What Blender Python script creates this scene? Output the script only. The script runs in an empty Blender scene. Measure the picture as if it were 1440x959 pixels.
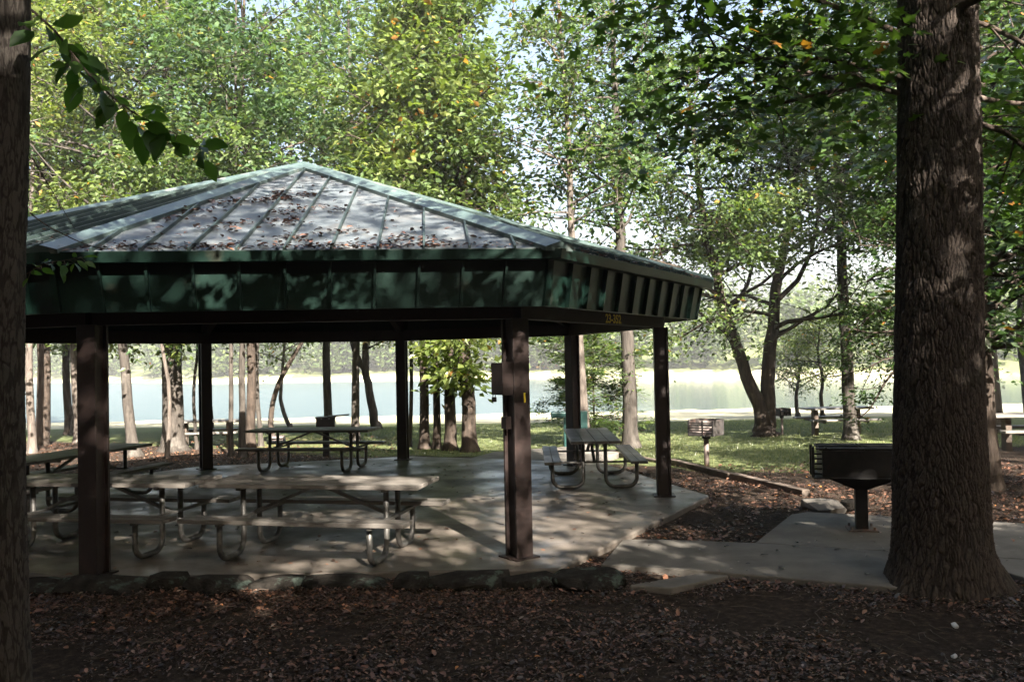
import bpy, bmesh, math, random
import numpy as np
from mathutils import Vector, Matrix, Quaternion
R_ = random.Random(7)
NP = np.random.default_rng(11)
rad = math.radians
scene = bpy.context.scene
COL = scene.collection
H, F, PITCH, ROLL = 2.0, 1219.1, .0202, .0202

# ------------------------------------------------------------------ survey helper: photo pixel -> ground point
def ray(px, py):
    X = px-720; Y = py-479.5
    cr, sr = math.cos(ROLL), math.sin(ROLL)
    x = X*cr-Y*sr; y = X*sr+Y*cr
    d = (x/F, 1.0, -y/F)
    c, s = math.cos(PITCH), math.sin(PITCH)
    return (d[0], d[1]*c-d[2]*s, d[1]*s+d[2]*c)
def at(px, py, z=0.0):
    r = ray(px, py); t = (z-H)/r[2]
    return Vector((r[0]*t, r[1]*t, z))
def atY(px, py, Y):
    r = ray(px, py); t = Y/r[1]
    return Vector((r[0]*t, Y, H+r[2]*t))
def sstep(a, b, x):
    t = np.clip((x-a)/(b-a), 0, 1); return t*t*(3-2*t)
FAR = ([-400, -200, -90, -55, 0, 32, 50, 75, 120, 400], [330, 260, 195, 160, 152, 138, 122, 108, 100, 95])
def ground_z(x, y):
    x = np.asarray(x, float); y = np.asarray(y, float)
    near = -.08 - .22*sstep(15, 24, y) - 1.36*sstep(22, 62, y) - 1.6*sstep(60, 72, y)
    yf = np.interp(x, FAR[0], FAR[1])
    d = y-yf
    far = -3.2 + 1.6*sstep(-8, 0, d) + 1.3*sstep(0, 6, d) + .1*np.clip(d-6, 0, 170)
    z = np.where(y < 75, near, np.maximum(-3.2, far))
    left = .35*sstep(-12, -30, -x*-1)*sstep(12, 20, y)*(1-sstep(25, 45, y))
    fg = .10*sstep(5.4, 1.0, y)
    return z+left+fg + .018*np.sin(x*2.3+y*1.1)*np.cos(y*1.9-x*.7)*(y < 60)
def gz(x, y): return float(ground_z(x, y))
def gp(px, py):
    z = -.1
    for _ in range(12):
        p = at(px, py, z); z = .5*z+.5*gz(p.x, p.y)
    return Vector((p.x, p.y, gz(p.x, p.y)))

# ------------------------------------------------------------------ object helpers
def tag(o, label=None, cat=None, group=None, kind=None):
    if label: o['label'] = label
    if cat: o['category'] = cat
    if group: o['group'] = group
    if kind: o['kind'] = kind
    return o
def thing(name, label, cat, loc=(0, 0, 0), rz=0, group=None):
    o = bpy.data.objects.new(name, None); COL.objects.link(o)
    o.location = loc; o.rotation_euler = (0, 0, rz); o.empty_display_size = .1
    return tag(o, label, cat, group)
def link_mesh(name, me, m, parent=None, smooth=False):
    if m: me.materials.append(m)
    if smooth: me.polygons.foreach_set('use_smooth', np.ones(len(me.polygons), bool))
    o = bpy.data.objects.new(name, me); COL.objects.link(o)
    if parent: o.parent = parent
    return o
def copy_thing(o, parent=None):
    c = o.copy(); COL.objects.link(c)
    if parent: c.parent = parent
    for ch in o.children: copy_thing(ch, c)
    return c
class MB:
    def __init__(s): s.v = []; s.f = []
    def add(s, vs, fs):
        n = len(s.v); s.v += [tuple(v) for v in vs]; s.f += [tuple(i+n for i in f) for f in fs]; return s
    def box(s, c, size, rot=None):
        x, y, z = size[0]/2, size[1]/2, size[2]/2
        vs = [Vector((sx*x, sy*y, sz*z)) for sz in (-1, 1) for sy in (-1, 1) for sx in (-1, 1)]
        if rot is not None: vs = [rot @ v for v in vs]
        c = Vector(c)
        return s.add([v+c for v in vs], [(0, 2, 3, 1), (4, 5, 7, 6), (0, 1, 5, 4), (2, 6, 7, 3), (0, 4, 6, 2), (1, 3, 7, 5)])
    def beam(s, a, b, w, h, up=(0, 0, 1)):
        a, b = Vector(a), Vector(b); d = b-a
        y = d.normalized(); x = y.cross(Vector(up)).normalized(); z = x.cross(y)
        return s.box((a+b)/2, (w, d.length, h), Matrix((x, y, z)).transposed())
    def tube(s, pts, r, n=8, cap=True):
        pts = [Vector(p) for p in pts]; N = len(pts)
        rs = r if hasattr(r, '__len__') else [r]*N
        vs = []; ref = Vector((.31, .87, .39))
        t0 = (pts[1]-pts[0]).normalized()
        x = (ref-t0*ref.dot(t0)).normalized()
        for i, p in enumerate(pts):
            t = (pts[min(i+1, N-1)]-pts[max(i-1, 0)]).normalized()
            x = (x-t*x.dot(t)).normalized(); y = t.cross(x)
            for k in range(n):
                a = 2*math.pi*k/n
                vs.append(p+(x*math.cos(a)+y*math.sin(a))*rs[i])
        fs = [(i*n+k, i*n+(k+1) % n, (i+1)*n+(k+1) % n, (i+1)*n+k) for i in range(N-1) for k in range(n)]
        if cap: fs += [tuple(range(n-1, -1, -1)), tuple(range((N-1)*n, N*n))]
        return s.add(vs, fs)
    def prism(s, poly, z0, z1):
        n = len(poly)
        vs = [(p[0], p[1], z0) for p in poly]+[(p[0], p[1], z1) for p in poly]
        return s.add(vs, [tuple(range(n-1, -1, -1)), tuple(range(n, 2*n))]+[(i, (i+1) % n, n+(i+1) % n, n+i) for i in range(n)])
    def build(s, name, m, parent=None, smooth=False, bevel=0):
        me = bpy.data.meshes.new(name); me.from_pydata(s.v, [], s.f); me.update()
        o = link_mesh(name, me, m, parent, smooth)
        if bevel:
            b = o.modifiers.new('bevel', 'BEVEL'); b.width = bevel; b.segments = 2; b.limit_method = 'ANGLE'; b.angle_limit = rad(40)
        return o
def np_mesh(name, verts, faces_flat, k, tint=None):
    """verts (n,3), faces_flat: flat vertex indices, k verts per face"""
    me = bpy.data.meshes.new(name)
    me.vertices.add(len(verts)); me.vertices.foreach_set('co', np.ascontiguousarray(verts, np.float32).ravel())
    nf = len(faces_flat)//k
    me.loops.add(len(faces_flat)); me.loops.foreach_set('vertex_index', np.ascontiguousarray(faces_flat, np.int32))
    me.polygons.add(nf); me.polygons.foreach_set('loop_start', np.arange(nf, dtype=np.int32)*k)
    if tint is not None:
        a = me.attributes.new('tint', 'FLOAT', 'POINT'); a.data.foreach_set('value', np.ascontiguousarray(tint, np.float32))
    me.update(calc_edges=True); me.validate()
    return me

# leaf templates: verts, tri faces.  x = along the leaf, y = across, z = normal
RHOMB = (np.array([(0, 0, 0), (.45, .26, .07), (1, 0, -.05), (.45, -.26, .07)]), [(0, 1, 2), (0, 2, 3)])
OVATE = (np.array([(0, 0, 0), (.2, .19, .05), (.5, .27, .07), (.8, .16, .02), (1, 0, -.1), (.8, -.16, .02), (.5, -.27, .07), (.2, -.19, .05), (.5, 0, 0)]),
         [(0, 8, 1), (1, 8, 2), (2, 8, 3), (3, 8, 4), (4, 8, 5), (5, 8, 6), (6, 8, 7), (7, 8, 0)])
LOBED = (np.array([(0, 0, 0), (.12, .3, .03), (.3, .17, .02), (.52, .48, .0), (.6, .17, .03), (1, 0, -.06), (.6, -.17, .03), (.52, -.48, 0), (.3, -.17, .02), (.12, -.3, .03), (.4, 0, 0)]),
         [(10, i, i+1) for i in range(9)]+[(10, 9, 0)])
def leaves(pos, size, tmpl, rng, upness=1.0, droop=.25, dirs=None):
    N = len(pos)
    n = rng.normal(size=(N, 3)); n /= np.linalg.norm(n, axis=1)[:, None]
    n[:, 2] = np.abs(n[:, 2]); n[:, 2] += upness; n /= np.linalg.norm(n, axis=1)[:, None]
    d = rng.normal(size=(N, 3)) if dirs is None else dirs+rng.normal(size=(N, 3))*.45
    d[:, 2] -= droop
    d -= n*(d*n).sum(1)[:, None]; d /= np.linalg.norm(d, axis=1)[:, None]+1e-9
    b = np.cross(n, d)
    tv, tf = tmpl; k = len(tv)
    sc = np.broadcast_to(size, (N,))[:, None, None]
    V = pos[:, None, :]+sc*(tv[None, :, 0, None]*d[:, None, :]+tv[None, :, 1, None]*b[:, None, :]+tv[None, :, 2, None]*n[:, None, :])
    fa = np.array(tf).ravel()
    Fx = (np.arange(N)[:, None]*k+fa[None, :]).ravel()
    return V.reshape(-1, 3), Fx, k

# ------------------------------------------------------------------ materials
def new_mat(name):
    m = bpy.data.materials.new(name); m.use_nodes = True
    nt = m.node_tree; nt.nodes.clear()
    out = nt.nodes.new('ShaderNodeOutputMaterial')
    return m, nt, out
def N(nt, t, **kw):
    n = nt.nodes.new('ShaderNode'+t)
    for k, v in kw.items():
        if k in n.inputs: n.inputs[k].default_value = v
        else: setattr(n, k, v)
    return n
def ramp(nt, stops, fac=None):
    r = nt.nodes.new('ShaderNodeValToRGB'); e = r.color_ramp.elements
    while len(e) < len(stops): e.new(.5)
    for el, (p, c) in zip(e, stops):
        el.position = p; el.color = (*c, 1) if len(c) == 3 else c
    if fac is not None: nt.links.new(fac, r.inputs['Fac'])
    return r
def coords(nt, scale=(1, 1, 1), kind='Object'):
    tc = N(nt, 'TexCoord'); mp = N(nt, 'Mapping'); mp.inputs['Scale'].default_value = scale
    nt.links.new(tc.outputs[kind], mp.inputs['Vector']); return mp.outputs['Vector']
def noise(nt, vec, scale, detail=5, rough=.6, dist=0):
    n = N(nt, 'TexNoise'); n.inputs['Scale'].default_value = scale; n.inputs['Detail'].default_value = detail
    n.inputs['Roughness'].default_value = rough; n.inputs['Distortion'].default_value = dist
    nt.links.new(vec, n.inputs['Vector']); return n.outputs['Fac']
def mixc(nt, fac, a, b, mode='MIX'):
    m = nt.nodes.new('ShaderNodeMix'); m.data_type = 'RGBA'; m.blend_type = mode
    for sock, v in ((m.inputs[0], fac), (m.inputs[6], a), (m.inputs[7], b)):
        if hasattr(v, 'is_output'): nt.links.new(v, sock)
        elif isinstance(v, (int, float)): sock.default_value = v
        else: sock.default_value = (*v, 1)
    return m.outputs[2]
def bump(nt, h, strength, dist=.02):
    b = N(nt, 'Bump'); b.inputs['Strength'].default_value = strength; b.inputs['Distance'].default_value = dist
    nt.links.new(h, b.inputs['Height']); return b.outputs['Normal']
def nmat(name, stops, scale=6, rough=.7, spec=.3, metal=0, bmp=.25, bdist=.01, stretch=(1, 1, 1), spots=None, rough2=None, detail=6):
    m, nt, out = new_mat(name)
    v = coords(nt, stretch); f = noise(nt, v, scale, detail)
    c = ramp(nt, stops, f).outputs['Color']
    if spots:                      # (colour, scale, lo, hi) worn or stained patches
        g = noise(nt, coords(nt), spots[1], 4)
        s = ramp(nt, [(spots[2], (0, 0, 0)), (spots[3], (1, 1, 1))], g).outputs['Color']
        c = mixc(nt, s, c, spots[0])
    p = N(nt, 'BsdfPrincipled'); p.inputs['Roughness'].default_value = rough; p.inputs['Metallic'].default_value = metal
    p.inputs['Specular IOR Level'].default_value = spec
    nt.links.new(c, p.inputs['Base Color'])
    if rough2 is not None:
        g = noise(nt, coords(nt), 1.3, 4); mr = N(nt, 'MapRange')
        nt.links.new(g, mr.inputs['Value']); mr.inputs['From Min'].default_value = .35; mr.inputs['From Max'].default_value = .65
        mr.inputs['To Min'].default_value = rough; mr.inputs['To Max'].default_value = rough2
        nt.links.new(mr.outputs['Result'], p.inputs['Roughness'])
    if bmp:
        fine = noise(nt, v, scale*4, 6, .7)
        nt.links.new(bump(nt, fine, bmp, bdist), p.inputs['Normal'])
    nt.links.new(p.outputs['BSDF'], out.inputs['Surface'])
    return m
def leaf_mat(name, stops, trans=.45, tcol=(1.6, 1.75, .7), gloss=.35):
    m, nt, out = new_mat(name)
    a = N(nt, 'Attribute'); a.attribute_name = 'tint'
    c = ramp(nt, stops, a.outputs['Fac']).outputs['Color']
    p = N(nt, 'BsdfPrincipled'); p.inputs['Roughness'].default_value = .36; p.inputs['Specular IOR Level'].default_value = gloss*1.5
    nt.links.new(c, p.inputs['Base Color'])
    t = N(nt, 'BsdfTranslucent'); nt.links.new(mixc(nt, 1.0, c, tcol, 'MULTIPLY'), t.inputs['Color'])
    mx = N(nt, 'MixShader'); mx.inputs[0].default_value = trans
    nt.links.new(p.outputs['BSDF'], mx.inputs[1]); nt.links.new(t.outputs['BSDF'], mx.inputs[2])
    nt.links.new(mx.outputs['Shader'], out.inputs['Surface'])
    return m
def bark_mat(name, lo, hi, sun_patch=None, scale=9, bs=.8):
    m, nt, out = new_mat(name)
    v = coords(nt, (1, 1, .16)); f = noise(nt, v, scale*1.6, 7, .68, .4)
    c = ramp(nt, [(.33, lo), (.68, hi)], f).outputs['Color']
    g = noise(nt, coords(nt, (1, 1, .5)), 2.2, 4)
    if sun_patch:
        s = ramp(nt, [(.58, (0, 0, 0)), (.70, (1, 1, 1))], g).outputs['Color']; c = mixc(nt, s, c, sun_patch)  # lighter patches painted into the bark stand for flecks of sun
    p = N(nt, 'BsdfPrincipled'); p.inputs['Roughness'].default_value = .9; p.inputs['Specular IOR Level'].default_value = .15
    nt.links.new(c, p.inputs['Base Color'])
    nt.links.new(bump(nt, f, bs, .03), p.inputs['Normal'])
    nt.links.new(p.outputs['BSDF'], out.inputs['Surface'])
    return m
M = {}
G0, G1, G2, G3 = (.03, .052, .02), (.072, .11, .04), (.125, .16, .055), (.19, .205, .07)
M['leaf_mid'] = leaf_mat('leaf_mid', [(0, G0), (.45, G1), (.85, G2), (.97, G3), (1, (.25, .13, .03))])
M['leaf_yellow'] = leaf_mat('leaf_yellow', [(0, (.045, .068, .02)), (.5, (.105, .14, .04)), (.9, (.175, .195, .055)), (1, (.3, .14, .04))])
M['leaf_cool'] = leaf_mat('leaf_cool', [(0, (.024, .052, .026)), (.5, (.064, .11, .05)), (.95, (.12, .165, .06)), (1, (.16, .14, .03))])
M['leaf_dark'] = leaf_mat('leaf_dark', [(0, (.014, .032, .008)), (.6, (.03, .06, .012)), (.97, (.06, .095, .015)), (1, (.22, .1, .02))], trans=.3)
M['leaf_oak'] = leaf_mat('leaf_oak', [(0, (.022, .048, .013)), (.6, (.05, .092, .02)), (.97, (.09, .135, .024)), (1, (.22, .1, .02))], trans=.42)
M['leaf_big'] = leaf_mat('leaf_big', [(0, (.035, .085, .024)), (.8, (.085, .15, .038)), (.93, (.10, .14, .035)), (1, (.16, .045, .025))], trans=.55, gloss=.25)
M['leaf_grey'] = leaf_mat('leaf_grey', [(0, (.05, .075, .04)), (.5, (.085, .11, .055)), (1, (.14, .15, .07))], trans=.35)
M['leaf_autumn'] = leaf_mat('leaf_autumn', [(0, (.2, .07, .03)), (.5, (.3, .14, .05)), (1, (.3, .25, .07))], trans=.35, tcol=(1.5, 1.2, .7))
M['litter'] = leaf_mat('litter', [(0, (.018, .013, .01)), (.35, (.075, .042, .029)), (.62, (.165, .08, .05)), (.84, (.27, .13, .075)), (.94, (.25, .18, .14)), (.98, (.34, .29, .25)), (1, (.4, .16, .04))], trans=.05, tcol=(1, .9, .8), gloss=.35)
M['roof_litter'] = leaf_mat('roof_litter', [(0, (.03, .016, .012)), (.5, (.10, .045, .028)), (1, (.24, .11, .06))], trans=.05, tcol=(1, 1, 1))
M['blade'] = leaf_mat('blade', [(0, (.065, .095, .036)), (.6, (.145, .17, .07)), (1, (.27, .25, .14))], trans=.4)
M['bark_oak'] = bark_mat('bark_oak', (.03, .022, .018), (.14, .108, .088), None, 8)
M['bark_grey'] = bark_mat('bark_grey', (.024, .0205, .018), (.074, .064, .055), (.115, .104, .092))
M['bark_brown'] = bark_mat('bark_brown', (.02, .0155, .0125), (.066, .05, .04), (.10, .078, .064))
M['bark_pale'] = bark_mat('bark_pale', (.05, .041, .035), (.125, .105, .09), (.19, .16, .14), bs=.5)
M['concrete'] = nmat('concrete', [(.3, (.088, .074, .061)), (.7, (.17, .144, .12))], 3, rough=.28, rough2=.6, spec=.5, bmp=.35, bdist=.006, spots=((.095, .08, .066), 1.4, .46, .72), detail=12)
M['path_con'] = nmat('path_con', [(.3, (.13, .118, .104)), (.7, (.20, .182, .16))], 2.5, rough=.85, spec=.25, bmp=.45, bdist=.006, spots=((.10, .09, .08), 1.9, .48, .75), detail=12)
M['roof'] = nmat('roof_metal', [(.3, (.075, .086, .094)), (.7, (.112, .126, .134))], 1.6, rough=.38, spec=.6, bmp=.05, bdist=.01, spots=((.12, .11, .10), 2.6, .52, .8), rough2=.55)
M['green_trim'] = nmat('green_trim', [(.3, (.0025, .010, .0072)), (.7, (.005, .017, .0125))], 5, rough=.45, spec=.3, bmp=.06, spots=((.035, .034, .024), 2.2, .6, .8))
M['seam'] = nmat('seam_metal', [(.3, (.022, .036, .033)), (.7, (.04, .056, .052))], 5, rough=.45, spec=.4, bmp=.05)
M['cap'] = nmat('cap_metal', [(.3, (.05, .075, .07)), (.7, (.08, .11, .105))], 4, rough=.35, spec=.6, bmp=.05, spots=((.22, .2, .18), 3, .58, .8))
M['post'] = nmat('post_paint', [(.3, (.014, .009, .008)), (.7, (.026, .0165, .0145))], 12, rough=.5, spec=.4, bmp=.12, bdist=.004, spots=((.055, .033, .028), 3.5, .6, .85))
M['beam'] = nmat('beam_wood', [(.3, (.014, .009, .008)), (.7, (.026, .017, .014))], 5, rough=.7, bmp=.2, stretch=(1, 1, 3))
M['ceil'] = nmat('ceiling_wood', [(.3, (.012, .009, .008)), (.7, (.022, .017, .014))], 5, rough=.8, bmp=.2)
M['plank'] = nmat('plank', [(.25, (.085, .075, .066)), (.75, (.185, .168, .15))], 4, rough=.38, spec=.5, bmp=.25, bdist=.003, stretch=(.25, 3, 3), spots=((.10, .085, .07), 2.3, .55, .8), rough2=.55)
M['galv'] = nmat('galvanised', [(.3, (.085, .08, .075)), (.7, (.16, .155, .145))], 14, rough=.5, spec=.5, metal=.55, bmp=.1, bdist=.003)
M['black'] = nmat('black_iron', [(.3, (.008, .0075, .0075)), (.7, (.02, .018, .017))], 9, rough=.55, spec=.25, bmp=.25, bdist=.004, spots=((.09, .04, .025), 5, .6, .8))
M['rust'] = nmat('rusty_iron', [(.3, (.05, .035, .03)), (.7, (.16, .13, .115))], 7, rough=.65, spec=.4, bmp=.3, bdist=.004, spots=((.15, .06, .035), 5, .5, .75))
M['iron'] = nmat('weathered_iron', [(.3, (.02, .017, .016)), (.7, (.06, .053, .05))], 6, rough=.6, spec=.35, bmp=.3, bdist=.004, spots=((.09, .045, .03), 5, .55, .8))
M['ash'] = nmat('ash_plate', [(.3, (.25, .20, .18)), (.7, (.42, .36, .33))], 9, rough=.8)
M['teal'] = nmat('teal_paint', [(.3, (.003, .024, .022)), (.7, (.006, .038, .034))], 6, rough=.4, spec=.5, bmp=.05)
M['stone'] = nmat('stone', [(.3, (.016, .014, .012)), (.7, (.055, .048, .041))], 9, rough=.95, spec=.1, bmp=1, bdist=.04, spots=((.11, .14, .118), 6.0, .58, .66))
M['timber'] = nmat('timber', [(.3, (.06, .045, .035)), (.7, (.14, .11, .09))], 5, rough=.85, bmp=.4, stretch=(1, 1, 1))
M['yellow'] = nmat('yellow_paint', [(.3, (.6, .45, .03)), (.7, (.8, .62, .06))], 9, rough=.6, bmp=0)
M['paper'] = nmat('white_litter', [(.3, (.4, .4, .4)), (.7, (.65, .65, .66))], 9, rough=.8)
M['far_leaf'] = leaf_mat('far_leaf', [(0, (.03, .05, .018)), (.5, (.06, .09, .028)), (.9, (.10, .13, .035)), (.96, (.2, .13, .04)), (1, (.25, .1, .04))], trans=.3)

# ------------------------------------------------------------------ camera, sky, sun
cam = bpy.data.objects.new('camera', bpy.data.cameras.new('camera')); COL.objects.link(cam)
cam.data.sensor_width = 36; cam.data.lens = 36*F/1440; cam.data.clip_end = 3000; cam.data.clip_start = .05
cam.matrix_world = Matrix.Translation((0, 0, H)) @ Matrix.Rotation(rad(90)+PITCH, 4, 'X') @ Matrix.Rotation(-ROLL, 4, 'Z')
scene.camera = cam
SUN_EL = rad(33); sdir = Vector((.40, -.92, 0)).normalized()      # horizontal direction towards the sun
SUNV = Vector((sdir.x*math.cos(SUN_EL), sdir.y*math.cos(SUN_EL), math.sin(SUN_EL)))
w = bpy.data.worlds.new('World'); scene.world = w; w.use_nodes = True
nt = w.node_tree; bg = nt.nodes['Background']; sky = nt.nodes.new('ShaderNodeTexSky')
sky.sky_type = 'NISHITA'; sky.sun_disc = False; sky.sun_elevation = SUN_EL
sky.sun_rotation = math.atan2(sdir.x, sdir.y); sky.air_density = 1.0; sky.dust_density = 6; sky.ozone_density = 1
nt.links.new(sky.outputs['Color'], bg.inputs['Color']); bg.inputs['Strength'].default_value = .05
sun = bpy.data.lights.new('sun', 'SUN'); sun.energy = 5.0; sun.angle = rad(.5); sun.color = (1, .93, .82)
so = bpy.data.objects.new('sun', sun); COL.objects.link(so); so.rotation_euler = SUNV.to_track_quat('Z', 'Y').to_euler(); so.location = (10, -30, 30)
scene.view_settings.view_transform = 'Standard'; scene.view_settings.look = 'None'
scene.view_settings.exposure = 3.0; scene.view_settings.gamma = 1; scene.view_settings.use_curve_mapping = False
cy = scene.cycles
cy.max_bounces = 6; cy.diffuse_bounces = 3; cy.glossy_bounces = 3; cy.transmission_bounces = 4; cy.transparent_max_bounces = 4
cy.use_denoising = True; cy.sample_clamp_indirect = 4; cy.use_adaptive_sampling = True; cy.adaptive_threshold = .02
cy.caustics_reflective = False; cy.caustics_refractive = False

# ------------------------------------------------------------------ ground
def axis(segs):
    a = []
    for lo, hi, st in segs: a += list(np.arange(lo, hi, st))
    return np.array(a+[segs[-1][1]])
xs = axis([(-420, -60, 12), (-60, -14, 1.5), (-14, 14, .22), (14, 60, 1.5), (60, 420, 12)])
ys = axis([(-60, 2, 4), (2, 26, .22), (26, 76, 1.2), (76, 260, 3), (260, 620, 18)])
X, Y = np.meshgrid(xs, ys); Z = ground_z(X, Y)
nx, ny = len(xs), len(ys)
I = np.arange(nx*ny).reshape(ny, nx)
quads = np.stack([I[:-1, :-1], I[:-1, 1:], I[1:, 1:], I[1:, :-1]], -1).reshape(-1)
me = np_mesh('ground', np.stack([X, Y, Z], -1).reshape(-1, 3), quads, 4)
yb = np.interp(X, [-40, -15, -8, -4, 0, 3, 6, 8, 12, 30], [34, 28, 24, 20.8, 19.3, 16.2, 14.2, 18, 20, 24])
def yfar(X): return np.interp(X, FAR[0], FAR[1])
a = me.attributes.new('grass', 'FLOAT', 'POINT'); a.data.foreach_set('value', np.clip(.5+(Y-yb)/3, 0, 1).astype(np.float32).ravel())
sand = np.clip(.5+(Y-np.interp(X, [-20, -5, 4, 30], [42, 39, 35, 34]))/8, 0, 1)*(Y < 85) + ((Y > 85) & (Y < yfar(X)+5))*.75
a = me.attributes.new('sand', 'FLOAT', 'POINT'); a.data.foreach_set('value', sand.astype(np.float32).ravel())
m, nt, out = new_mat('ground_mat')
v = coords(nt)
n1 = noise(nt, v, 1.1, 6, .65); n2 = noise(nt, v, 14, 6, .7); n3 = noise(nt, v, 60, 4, .7)
lit = ramp(nt, [(.30, (.018, .013, .010)), (.52, (.05, .036, .027)), (.66, (.10, .07, .05)), (.78, (.17, .12, .09))], n2).outputs['Color']
gr = ramp(nt, [(.3, (.075, .10, .04)), (.55, (.14, .16, .068)), (.75, (.23, .22, .11))], noise(nt, v, 5, 7, .75)).outputs['Color']
sd = ramp(nt, [(.3, (.28, .27, .17)), (.6, (.42, .40, .29)), (.8, (.50, .47, .40))], noise(nt, coords(nt, (.25, 1, 1)), .8, 6, .7)).outputs['Color']
def soft(attr, amp, lo, hi):
    at_ = N(nt, 'Attribute'); at_.attribute_name = attr
    md = N(nt, 'Math', operation='MULTIPLY_ADD'); nt.links.new(n1, md.inputs[0]); md.inputs[1].default_value = amp
    nt.links.new(at_.outputs['Fac'], md.inputs[2])
    return ramp(nt, [(lo, (0, 0, 0)), (hi, (1, 1, 1))], md.outputs[0]).outputs['Color']
c = mixc(nt, soft('grass', .9, .82, 1.0), lit, gr); c = mixc(nt, soft('sand', .5, .6, .95), c, sd)
p = N(nt, 'BsdfPrincipled'); p.inputs['Roughness'].default_value = .95; p.inputs['Specular IOR Level'].default_value = .1
nt.links.new(c, p.inputs['Base Color'])
hs = N(nt, 'Math', operation='ADD'); nt.links.new(n2, hs.inputs[0]); nt.links.new(n3, hs.inputs[1])
nt.links.new(bump(nt, hs.outputs[0], .8, .04), p.inputs['Normal']); nt.links.new(p.outputs['BSDF'], out.inputs['Surface'])
tag(link_mesh('ground', me, m, None, True), 'ground with leaf litter, lawn and pale shore', kind='structure')

# lake
mb = MB(); mb.add([(-420, 50, -1.6), (420, 50, -1.6), (420, 345, -1.6), (-420, 345, -1.6)], [(0, 1, 2, 3)])
m, nt, out = new_mat('water')
p = N(nt, 'BsdfPrincipled'); p.inputs['Base Color'].default_value = (.07, .095, .095, 1); p.inputs['IOR'].default_value = 1.33
p.inputs['Specular IOR Level'].default_value = .5
v = coords(nt)
wind = noise(nt, coords(nt, (.35, 1, 1)), .03, 3)
mr = N(nt, 'MapRange'); sx = N(nt, 'SeparateXYZ'); nt.links.new(v, sx.inputs[0])
nt.links.new(sx.outputs['X'], mr.inputs['Value']); mr.inputs['From Min'].default_value = 12; mr.inputs['From Max'].default_value = -10
mr.inputs['To Min'].default_value = .10; mr.inputs['To Max'].default_value = .42
nt.links.new(mr.outputs['Result'], p.inputs['Roughness'])
w1 = noise(nt, coords(nt, (.6, 1.6, 1)), 1.6, 4)
bst = N(nt, 'MapRange'); nt.links.new(sx.outputs['X'], bst.inputs['Value']); bst.inputs['From Min'].default_value = 12; bst.inputs['From Max'].default_value = -10
bst.inputs['To Min'].default_value = .05; bst.inputs['To Max'].default_value = .55
b = N(nt, 'Bump'); b.inputs['Distance'].default_value = .15; nt.links.new(w1, b.inputs['Height']); nt.links.new(bst.outputs['Result'], b.inputs['Strength'])
nt.links.new(b.outputs['Normal'], p.inputs['Normal']); nt.links.new(p.outputs['BSDF'], out.inputs['Surface'])
tag(mb.build('lake', m), 'lake water, ruffled at left and calm at right', kind='structure')

# ------------------------------------------------------------------ pavilion frame points
C2 = Vector((-3.05, 12.87))
P2 = [Vector(p) for p in ((-4.06, 8.39), (.03, 8.78), (2.13, 12.44), (1.11, 16.13), (-2.25, 17.62), (-5.91, 16.67), (-8.23, 13.30), (-7.21, 9.61))]
def ring(off, z):               # octagon pushed outward by off from the post line
    return [Vector((*(C2+(p-C2)*(1+off/5.1)), z)) for p in P2]
def inside(poly, x, y):
    r = False; n = len(poly)
    for i in range(n):
        a, b = poly[i], poly[(i+1) % n]
        if (a[1] > y) != (b[1] > y) and x < (b[0]-a[0])*(y-a[1])/(b[1]-a[1])+a[0]: r = not r
    return r
slab_poly = [(v.x, v.y) for v in ring(.62, 0)]
slab_poly[0] = (-4.12, 8.30); slab_poly[7] = (-7.6, 9.45)
mb = MB(); mb.prism(slab_poly, -.32, 0)
o = mb.build('concrete_slab', M['concrete'], bevel=.02); tag(o, 'octagonal concrete floor slab', kind='structure')
path_poly = [(.82, 8.45), (1.75, 8.14), (3.36, 7.38), (3.5, 8.22), (4.35, 8.14), (4.52, 7.42), (9.6, 5.4), (10.2, 6.4), (6.0, 7.85), (3.78, 8.76), (2.54, 9.29), (1.52, 9.57), (1.17, 9.58)]
pad_poly = [(2.56, 9.325), (3.80, 8.80), (6.01, 7.895), (9.6, 6.62), (10.4, 8.4), (7.0, 9.55), (3.70, 11.05), (3.45, 10.9)]
kerb_poly = [(1.0, 7.75), (1.35, 7.62), (1.95, 8.02), (1.72, 8.13)]
back_poly = [(-.95, 17.7), (-.45, 18.9), (1.5, 19.9), (2.2, 18.3), (1.55, 16.95), (.9, 17.1)]
for nm, poly, z in (('path', path_poly, -.012), ('grill_pad', pad_poly, -.018), ('kerb', kerb_poly, -.03), ('back_path', back_poly, -.02)):
    mb = MB(); mb.prism(poly, -.34, z)
    tag(mb.build(nm, M['path_con'], bevel=.012), {'path': 'concrete path running right from the slab', 'grill_pad': 'concrete pad under the big grill', 'kerb': 'short concrete kerb', 'back_path': 'concrete path behind the slab'}[nm], kind='structure')

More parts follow.
